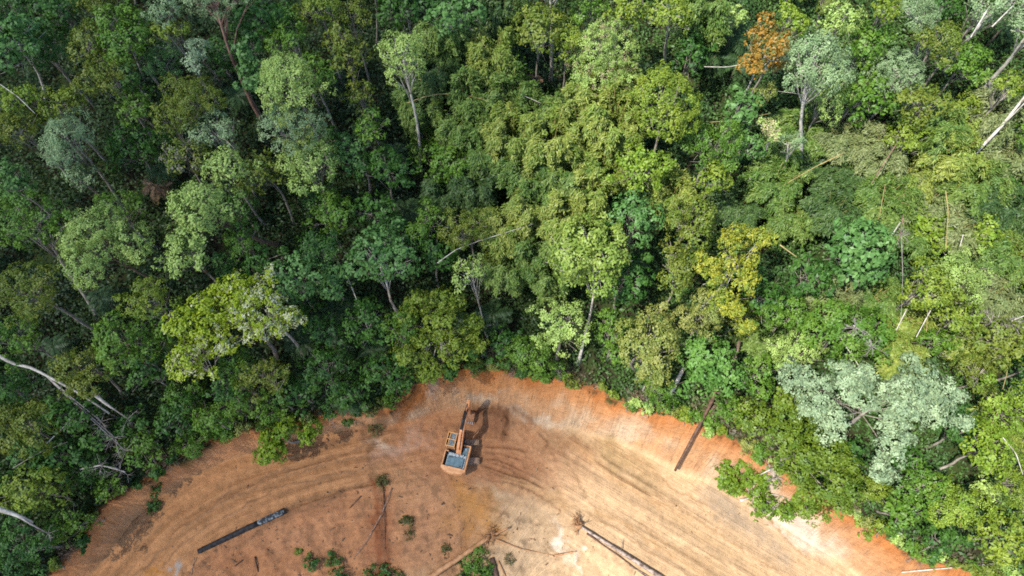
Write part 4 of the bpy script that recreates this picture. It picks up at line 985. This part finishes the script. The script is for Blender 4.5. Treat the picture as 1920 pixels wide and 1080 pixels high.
# charred log: black stem, ash grey end
P = smoothpath(path_on([(372, 1034), (455, 994), (533, 958)], [.22, .22, .26]), 20); b = P[0].copy(); b[2] = zat(b[0], b[1])
e = empty('charred_log', b); tag(e, 'long charred black log with ash grey end lying beside the road', 'log')
V, Q = tube(P[:14] - b, np.linspace(.27, .31, 14), 12, wob=.04, seed=1); quad_mesh('burnt_stem', V, Q, CHAR, e, smooth=True)
V, Q = tube(P[13:] - b, np.linspace(.315, .345, 7), 12, wob=.04, seed=2); quad_mesh('ash_grey_end', V, Q, ASH, e, smooth=True)
def twigs(c, n, L, r, g, flat=.4, up=.3, forks=2):
    s = Soup()
    for i in range(n):
        d = unit(g.standard_normal(3) * np.array([1, 1, flat]) + np.array([0, 0, up])); l = L * (.4 + .8 * g.random())
        m = c + d * l * .5 + g.standard_normal(3) * l * .1; e_ = m + unit(d + g.standard_normal(3) * .5) * l * .5
        s.add(*tube([c, m, e_], [r, r * .6, .006], 4))
        for q in range(forks):
            e2 = m + unit(d + g.standard_normal(3) * .8) * l * .4; s.add(*tube([m, (m + e2) / 2 + g.standard_normal(3) * .04 * l, e2], [r * .5, r * .35, .005], 4))
    return s
gg = np.random.default_rng(77)
# log hanging over the bank, with a shadow to its right
log('fallen_log', [(1350, 712), (1335, 752), (1310, 800), (1266, 882)], [.8, 1.2, 1.9, 1.6], .21, .14, REDL, 'red brown log hanging down the right bank below the large leaved tree')
log('fallen_log', [(1283, 688), (1256, 742)], [1.2, .5], .19, .24, BARK['w'], 'short whitish log leaning in the scrub at the bank top')
log('fallen_log', [(900, 612), (931, 607)], [1.0, 1.0], .18, .15, BARK['w'], 'short pale log lying in scrub above the excavator, upper of two')
log('fallen_log', [(903, 643), (942, 644)], [.8, .8], .08, .06, BARK['w'], 'thin pale pole lying in scrub above the excavator, lower of two')

def fallen_tree(pts, hs, r0, r1, mat, root_n, label, extra=None, sides=10):
    P = smoothpath(path_on(pts, hs), 16); b = P[0].copy(); b[2] = zat(b[0], b[1])
    e = empty('uprooted_tree', b); tag(e, label, 'fallen tree', 'uprooted trees in the clearing')
    V, Q = tube(P - b, np.linspace(r0, r1, 16), sides, wob=.06, seed=4); quad_mesh('stem', V, Q, mat, e, smooth=True)
    s = twigs(P[0] - b + np.array([0, 0, .1]), root_n, 1.5, .07, gg, .7, .1, 3); s.build('roots', ROOT, e, smooth=True)
    bm = bmesh.new(); bmesh.ops.create_icosphere(bm, subdivisions=3, radius=.42)
    for v in bm.verts:
        k = 1 + .35 * (float(fbm(np.array(v.co.x * 3 + 9), np.array(v.co.y * 3 + v.co.z * 2), 91, 3)) - .5) * 2; v.co = v.co * k; v.co.z *= .7
    bmesh.ops.translate(bm, verts=bm.verts[:], vec=Vector(P[0] - b)); bm_obj('root_ball', bm, ROOT, e, smooth=True)
    if extra:
        for ex in extra:
            V, Q = tube(smoothpath(path_on(ex[0], ex[1]), 9) - b, np.linspace(ex[2], ex[3], 9), 7, wob=.05, seed=9); quad_mesh('branch', V, Q, ex[4], e, smooth=True)
fallen_tree([(922, 1003), (870, 1040), (800, 1086)], [.6, .9, .9], .22, .32, LOGW, 26, 'uprooted orange brown tree at the bottom centre pointing to lower left',
            [([(912, 1008), (885, 1028), (862, 1046)], [.7, .4, .2], .12, .05, OLDL), ([(930, 1012), (980, 1030), (1040, 1042)], [.3, .15, .1], .09, .03, LOGW), ([(922, 1005), (952, 990)], [.5, .9], .16, .10, LOGW)])
fallen_tree([(1085, 985), (1150, 1026), (1248, 1088)], [.5, .4, .4], .12, .24, OLDL, 18, 'uprooted grey barked tree at the bottom pointing to lower right',
            [([(1100, 1000), (1160, 1042), (1215, 1084)], [.2, .15, .15], .10, .05, REDL), ([(1165, 1030), (1168, 1010)], [.5, .4], .05, .02, OLDL), ([(1180, 1060), (1225, 1086)], [.2, .2], .06, .04, OLDL)])
log('fallen_log', [(922, 1046), (934, 1092)], [.2, .25], .26, .32, REDL, 'dark red brown stump log at the bottom edge beside the green bush', cat='log')
log('fallen_log', [(934, 1052), (950, 1086)], [.2, .2], .09, .07, LOGW, 'thin tan stick at the bottom edge right of the red brown log', cat='stick')
log('fallen_branch', [(1040, 1042), (1062, 1038), (1080, 1034)], [.15, .3, .2], .14, .05, LOGW, 'forked pale branch lying on pale clay near the bottom', cat='branch')
for k, (pts, hs, r, m, lab) in enumerate([
    ([(718, 905), (722, 990), (722, 1066)], [.1, .1, .1], .06, REDL, 'straight dark stick lying down the slope left of the bottom centre'),
    ([(735, 915), (715, 965), (690, 1010), (665, 1045)], [.15, .3, .25, .1], .05, OLDL, 'long curved grey branch lying across the slope left of bottom centre'),
    ([(677, 930), (655, 953)], [.1, .1], .07, REDL, 'short dark stick on the red slope below the road'),
    ([(365, 1045), (358, 1078)], [.3, .1], .05, OLDL, 'grey twig sticking out below the left end of the charred log'),
    ([(1690, 1073), (1790, 1064), (1876, 1056)], [.5, .5, .5], .07, BARK['w'], 'long white pole across the bank top at the lower right corner'),
    ([(478, 1044), (484, 1072)], [.15, .1], .09, CHAR, 'short black charred stick below the charred log'),
    ([(455, 1050), (440, 1062)], [.1, .1], .06, CHAR, 'small burnt stick near the bottom left, left of charred stick'),
]):
    log('fallen_stick', pts, hs, r, r * .6, m, lab, cat='stick', sides=6, n=10)
# poles, lianas and dead culms lying over the canopy
for pts, h, r, m, lab in [
    ([(1773, 358), (1778, 395), (1774, 467)], 8.5, .08, CULM, 'upright yellow bamboo pole standing out on the far right vine tangle'),
    ([(1747, 493), (1741, 560), (1737, 622)], 10, .055, CULM, 'thin straight tan pole over the yellow green crowns at right'),
    ([(1688, 417), (1668, 447)], 9, .09, BARK['w'], 'short white broken stem in the vine tangle left of yellow pole'),
    ([(1694, 402), (1688, 440), (1676, 476)], 9, .06, BARK['r'], 'thin reddish stem in the vine tangle beside the white broken stem'),
    ([(1582, 287), (1530, 312), (1478, 342)], 9.5, .09, CULM, 'orange bamboo pole slanting over the bamboo right of centre'),
    ([(1682, 268), (1655, 310), (1633, 346)], 9.5, .07, BARK['r'], 'reddish slanting pole over the vines, right of the orange bamboo pole'),
    ([(1314, 125), (1362, 126), (1412, 117)], 9, .06, BARK['w'], 'thin white dead branch poking left from the orange tree'),
    ([(1330, 229), (1385, 226), (1445, 212)], 11, .05, CULM, 'thin yellow stem lying across the bluish crown below the orange tree'),
    ([(820, 493), (855, 468), (897, 452), (1000, 420)], 12, .06, BARK['w'], 'long thin white liana across the canopy at the centre'),
    ([(763, 193), (800, 180), (833, 175), (880, 180), (917, 189)], 11, .06, CULM, 'arching orange bamboo stem beside the long white trunk'),
    ([(975, 176), (1015, 194)], 10.5, .05, BARK['w'], 'short pale stem below the brown palm fronds'),
    ([(0, 158), (32, 180), (66, 213)], 14, .06, BARK['w'], 'white bent stem over the lime green crown at left edge'),
    ([(85, 834), (128, 792), (169, 752)], 8, .08, BARK['w'], 'straight white pole slanting over the dead twigs at lower left'),
    ([(24, 878), (70, 850), (126, 829)], 8, .05, OLDL, 'thin greyish arching stem at the lower left edge'),
    ([(1884, 738), (1865, 785), (1843, 824)], 8, .07, CULM, 'tan pole slanting over the green crowns at the right edge'),
    ([(1892, 660), (1888, 700), (1880, 730)], 7, .06, CULM, 'short tan pole above the slanting one at the right edge'),
    ([(1462, 459), (1494, 482)], 13, .09, CULM, 'orange stick poking right from the golden yellow tree'),
    ([(1802, 930), (1801, 990)], 8.5, .05, CULM, 'thin upright tan stem at the lower right'),
    ([(1806, 440), (1800, 462)], 9, .08, BARK['w'], 'short white snag standing on the vine mound at right'),
    ([(1620, 700), (1580, 640), (1560, 600)], 11, .05, BARK['w'], 'grey bare branch over the broad green crown above the silver tree'),
    ([(1880, 820), (1905, 850), (1918, 890)], 10.5, .07, BARK['w'], 'curved whitish branch at the right edge below the slanting pole'),
    ([(1760, 555), (1735, 600), (1718, 632)], 9.5, .09, BARK['w'], 'thick white dead stem beside the thin tan pole at right'),
    ([(1386, 640), (1374, 690), (1346, 738)], 5.2, .28, BARK['b'], 'dark fallen stem under the golden yellow tree leading to the bank log'),
    ([(650, 515), (672, 570), (690, 618)], 9, .07, BARK['w'], 'thin white stem left of the big bushy tree'),
    ([(1660, 345), (1650, 400), (1640, 440)], 8, .05, CULM, 'thin yellowish culm in the middle of the vine tangle'),
    ([(1850, 20), (1820, 70)], 16, .10, BARK['w'], 'thin white stem beside the twin leaning trunks at top right'),
    ([(1860, 50), (1900, 10)], 15, .09, BARK['w'], 'pale stem reaching into the top right corner'),
]:
    log('bare_stem', pts, [h - 1.2] * len(pts), r * .75, r * .4, m, lab, cat='stem', sides=6, n=10, wob=.02)

# ------------------------------------------------------------------ dead bare tree at the lower left and other bare sprays
def dead_tree(pts, hs, tips, label, r=.2, n=10, L=2.0, mat=None):
    g = np.random.default_rng(int(abs(pts[0][0]) + 7)); P = smoothpath(path_on(pts, hs), 14); b = P[-1].copy(); b[2] = zat(b[0], b[1])
    e = empty('dead_tree', b); tag(e, label, 'dead tree', 'bare dead trees')
    V, Q = tube(P - b, np.linspace(r, r * .55, 14), 8, wob=.05, seed=3); quad_mesh('trunk', V, Q, BARK['w'], e, smooth=True)
    for (u, v, h) in tips:
        c = at(u, v, h)[0] - b
        s = twigs(c, n, L, .026, g, .5, .1, 3); s.add(*tube([P[7] - b, (P[7] - b + c) / 2 + np.array([0, 0, .3]), c], [r * .45, r * .35, .05], 6)); s.build('twigs', TWIG, e)
dead_tree([(-10, 662), (20, 680), (60, 690), (95, 708), (150, 738), (205, 775)], [9, 8.5, 8.2, 8, 7, 6], [(190, 790, 7), (215, 820, 6), (235, 845, 5)], 'fallen grey dead tree with bare fan of twigs at lower left', .17)
dead_tree([(-10, 952), (30, 965), (62, 980)], [7.5, 7, 6.5], [(90, 1000, 6)], 'pale broken trunk poking in at the lower left edge', .24, 6, 1.6)
dead_tree([(172, 735), (190, 750), (210, 765)], [9, 8.5, 8], [(240, 785, 7)], 'short leaning white snag beside the fallen dead tree', .2, 5, 1.6)
dead_tree([(1890, 610), (1900, 600), (1925, 590)], [6, 6, 6], [(1880, 600, 7), (1860, 605, 7)], 'bare grey twig heap at the right edge', .1, 16, 2.2)
dead_tree([(1630, 640), (1620, 625), (1600, 610)], [10, 10.5, 11], [(1605, 615, 11.5), (1635, 650, 10.5)], 'bare grey twigs poking from the broad green crown above the silver tree', .08, 12, 1.6)
dead_tree([(1470, 870), (1445, 880), (1425, 890)], [2, 1.5, 1.2], [(1440, 870, 2), (1455, 895, 1.5)], 'pale dead branches on the right bank among hanging green leaves', .1, 10, 1.5)
dead_tree([(150, 880), (190, 872), (235, 885)], [5, 5, 5], [(190, 875, 5.5), (225, 880, 5)], 'bare whitish branch spray near the left bank top', .08, 9, 1.7)
dead_tree([(1700, 580), (1690, 600), (1680, 620)], [8, 8, 8], [(1690, 440, 9)], 'dry brown twigs in the middle of the vine tangle at right', .06, 12, 1.3)

for k_, (u, v, w_, lab) in enumerate([(1440, 800, 2.2, 'heap of dry brown brush on the bank top above the hanging green branches'), (1400, 770, 1.8, 'dry brown brush heap between the bank log and the leaning green tree'), (1335, 770, 1.4, 'dry brush caught behind the upper end of the bank log'),
        (1075, 705, 1.6, 'brownish brush heap on the bank top right of the excavator'), (965, 690, 1.5, 'brown brush at the middle of the bank top above the excavator'), (1190, 742, 1.5, 'dry twiggy brush at the bank top below the brownish trees'), (650, 768, 1.3, 'dry twigs on the left bank top beside the overhanging tree'),
        (320, 862, 1.4, 'dry brush along the left bank top above the dark sapling'), (130, 1030, 1.6, 'dry brush at the left bank top near the lower left corner'), (1590, 945, 1.5, 'dark torn brush at the bank top below the silver white tree'), (1720, 1030, 1.7, 'dry tangled brush at the bank top near the lower right corner'), (915, 645, 1.8, 'brown brush heap beside the two short pale poles')]):
    c = at(u, v, .4)[0]; b = c.copy(); b[2] = zat(c[0], c[1])
    s = twigs(np.array([0, 0, .35]), 46, w_, .028, np.random.default_rng(900 + k_), .35, .15, 3)
    o = s.build('brush_heap', DRYB); o.location = b; tag(o, lab, 'brush heap', 'brush heaps along the bank top')
# ------------------------------------------------------------------ small plants in the clearing
def shrub(u, v, r, h, sp, label, group='small bushes in the clearing', dens=1.2):
    g = np.random.default_rng(int(u * 3 + v)); c, t = at(u, v, h * .5); k = t / F; b = c.copy(); b[2] = zat(c[0], c[1])
    root = empty('bush', b); tag(root, label, 'bush', group)
    Rr = r * k; lob = [(g.standard_normal() * Rr * .45, g.standard_normal() * Rr * .45, h * (.35 + .4 * g.random()), Rr * (.3 + .25 * g.random())) for _ in range(int(5 + Rr * 3))]
    s = Soup()
    for l in lob: s.add(*tube([(0, 0, -.05), (l[0] * .5, l[1] * .5, l[2] * .6), (l[0], l[1], l[2])], [.035, .025, .01], 5))
    s.build('stems', BARK['b'], root)
    V, Q, T_ = crown_mesh(lob, sp, dens * (.5 if sp == 'Q' else 1), g, leaf_k=.8); quad_mesh('leaves', V, Q, LEAF, root, T_)
for a in [(586, 1050, 14, 1.0, 'D', 'small upright green bush at the bottom, leftmost of the bottom bushes'), (624, 1050, 12, .8, 'D', 'tiny green bush second from left along the bottom edge'), (640, 1076, 20, 1.0, 'D', 'dark green bush at the bottom edge below the tiny one'),
          (692, 1082, 22, 1.0, 'D', 'dark low bush at the bottom edge left of the curved branch'), (728, 1078, 20, 1.0, 'D', 'dark low bush at the bottom edge right of the curved branch'), (762, 975, 12, .4, 'Q', 'dull olive weed patch on the red slope below the excavator'), (764, 1000, 10, .35, 'Q', 'lower dull olive weed patch on the red slope'),
          (892, 1062, 27, 1.2, 'G', 'large green bush in the fork of the uprooted orange tree'), (866, 1082, 20, .8, 'D', 'green bush at the bottom edge just right of the orange brown stem'), (908, 1086, 20, 1.0, 'D', 'dark green bush at the bottom edge left of the red brown log'),
          (296, 912, 15, 1.2, 'D', 'dark sapling growing on the left bank'), (289, 953, 10, .6, 'D', 'little dark plant at the foot of the left bank'), (560, 1035, 6, .4, 'Y', 'tiny yellow green seedling near the bottom bushes'), (955, 1052, 10, .5, 'Q', 'small grey olive weed right of the uprooted orange tree'),
          (655, 790, 12, 1.4, 'D', 'small palm like sprig drooping on the bank left of the excavator'), (700, 770, 16, 1.0, 'Q', 'flattened olive weeds at the bank top left of the excavator'), (706, 802, 15, .5, 'Q', 'dark matted weeds at the foot of the bank left of the excavator'), (715, 905, 10, .3, 'Q', 'low dry weeds beside the straight dark stick'), (835, 1030, 12, .5, 'Q', 'sparse olive weed beside the orange brown stem')]:
    shrub(*a)

# ------------------------------------------------------------------ rubble: clods, chips and bits of root on the bare soil (uncountable)
def rubble():
    g = np.random.default_rng(8); s = Soup()
    n = 3000
    u = g.uniform(150, 1750, n); v = g.uniform(760, 1080, n)
    tv = np.interp(u, [p[0] for p in TOE], [p[1] for p in TOE]); ov = np.interp(u, [p[0] for p in OUT], [p[1] for p in OUT])
    dens = np.where(v > ov, .5, .09) + .5 * np.exp(-((v - ov) / 14) ** 2) * (u < 900) + .6 * np.exp(-(((u - 700) / 36) ** 2 + ((v - 860) / 70) ** 2)) + .5 * np.exp(-(((u - 1370) / 60) ** 2 + ((v - 960) / 40) ** 2)) + .35 * np.exp(-(((u - 950) / 60) ** 2 + ((v - 790) / 30) ** 2))
    k = (v > tv + 4) & (g.random(n) < dens); u, v = u[k], v[k]
    base = np.array([(-1, -1, 0), (1, -1, 0), (1, 1, 0), (-1, 1, 0), (-.6, -.6, 1), (.6, -.6, 1), (.6, .6, 1), (-.6, .6, 1)], float)
    q = np.array([(0, 1, 5, 4), (1, 2, 6, 5), (2, 3, 7, 6), (3, 0, 4, 7), (4, 5, 6, 7)])
    for a, b in zip(u, v):
        p = at(a, b, 0)[0]; th = g.random() * 6.3; sz = .03 + .06 * g.random() ** 3; el = 1 + 4 * g.random() ** 3
        V = base * np.array([sz * el, sz, sz * 1.1]) * (1 + .25 * g.standard_normal((8, 3)))
        c_, s_ = math.cos(th), math.sin(th); V = np.stack([V[:, 0] * c_ - V[:, 1] * s_, V[:, 0] * s_ + V[:, 1] * c_, V[:, 2] - .01], -1) + p
        if a < 1000 or g.random() < .5: t = np.array([.12, .065, .035]) * (.5 + g.random())
        else: t = np.array([.30, .2, .11]) * (.6 + .6 * g.random())
        s.add(V, q, t)
    m, N, L = new_mat('clod'); at_ = N.new('ShaderNodeAttribute'); at_.attribute_name = 'tint'; p = N.new('ShaderNodeBsdfPrincipled'); p.inputs['Roughness'].default_value = .95
    L.new(at_.outputs['Color'], p.inputs['Base Color']); o = N.new('ShaderNodeOutputMaterial'); L.new(p.outputs[0], o.inputs[0])
    ob = s.build('rubble', m); tag(ob, 'scattered clods, chips and root bits on the bare clay', 'rubble', kind='stuff')
rubble()

# ------------------------------------------------------------------ labels that single out each remaining tree, clump and palm
MARKS = [('the excavator', 855, 830), ('the orange leaved tree', 1440, 90), ('the golden yellow tree', 1385, 490), ('the silver white tree', 1650, 760), ('the cream blossoming crown', 500, 580), ('the white trunked tree', 755, 110),
         ('the thick red brown trunk', 440, 110), ('the lime sprigged crown', 548, 240), ('the broad olive trees', 360, 220), ('the charred log', 450, 995), ('the bank log', 1300, 815), ('the round pale crown', 1052, 606),
         ('the crooked pale trunk', 1515, 260), ('the upright yellow pole', 1775, 410), ('the thick white trunk', 1040, 70), ('the bushy tree above the excavator', 822, 622), ('the fallen dead tree', 190, 780), ('the road overhanging tree', 545, 815),
         ('the pinkish topped crown', 1130, 100), ('the long grey trunk', 120, 530), ('the grey green tree', 130, 258), ('the two stemmed tree', 715, 492), ('the leaning trunks', 1860, 100), ('the upper left corner', 0, 0), ('the lower left corner', 0, 1080),
         ('the lower right corner', 1920, 1080), ('the large leaved tree', 1330, 690), ('the long white liana', 900, 452)]
used = set(o['label'] for o in scene.objects if 'label' in o)
def where(u, v, m):
    du, dv = u - m[1], v - m[2]; d = math.hypot(du, dv)
    a = (math.degrees(math.atan2(-dv, du)) + 360) % 360
    w = ['right of', 'above right of', 'above', 'above left of', 'left of', 'below left of', 'below', 'below right of'][int(((a + 22.5) % 360) // 45)]
    far = 'touching, ' if d < 45 else 'close ' if d < 100 else 'near, ' if d < 170 else 'far '
    return d, far + w + ' ' + m[0]
for (o, u, v, r, asp, colr, kind, bark) in LISTED:
    size = 'small' if r < 31 else 'mid sized' if r < 46 else 'large'
    form = {'tree': 'narrow tree' if asp < .8 else 'spreading tree' if asp > 1.25 else 'rounded tree', 'bamboo': 'feathery bamboo clump', 'palm': 'palm rosette'}[kind]
    if o['category'] == 'shrub': form = 'shrub'
    off = ''
    if u < 0: off = ' cut by the left edge'
    elif u > 1920: off = ' cut by the right edge'
    elif v < 0: off = ' cut by the top edge'
    ms = sorted(MARKS, key=lambda m: math.hypot(u - m[1], v - m[2]))
    cand = []
    for m in ms[:12]: cand.append(f'{size} {colr} {form}{off}, {where(u, v, m)[1]}')
    for m in ms[:3]:
        for m2 in ms[1:7]:
            if m2[0] != m[0]: cand.append(f'{size} {colr} {form}, {where(u, v, m)[1].replace(m[0], "") } {m[0]} and nearer {m2[0]}'.replace('  ', ' '))
    for m in ms[:14]: cand.append(f'{size} {colr} {o["category"]}, {where(u, v, m)[1]}')
    lab = next((c for c in cand if c not in used and len(c.split()) <= 16), None) or next((c for c in cand if c not in used), cand[0])
    used.add(lab); o['label'] = lab
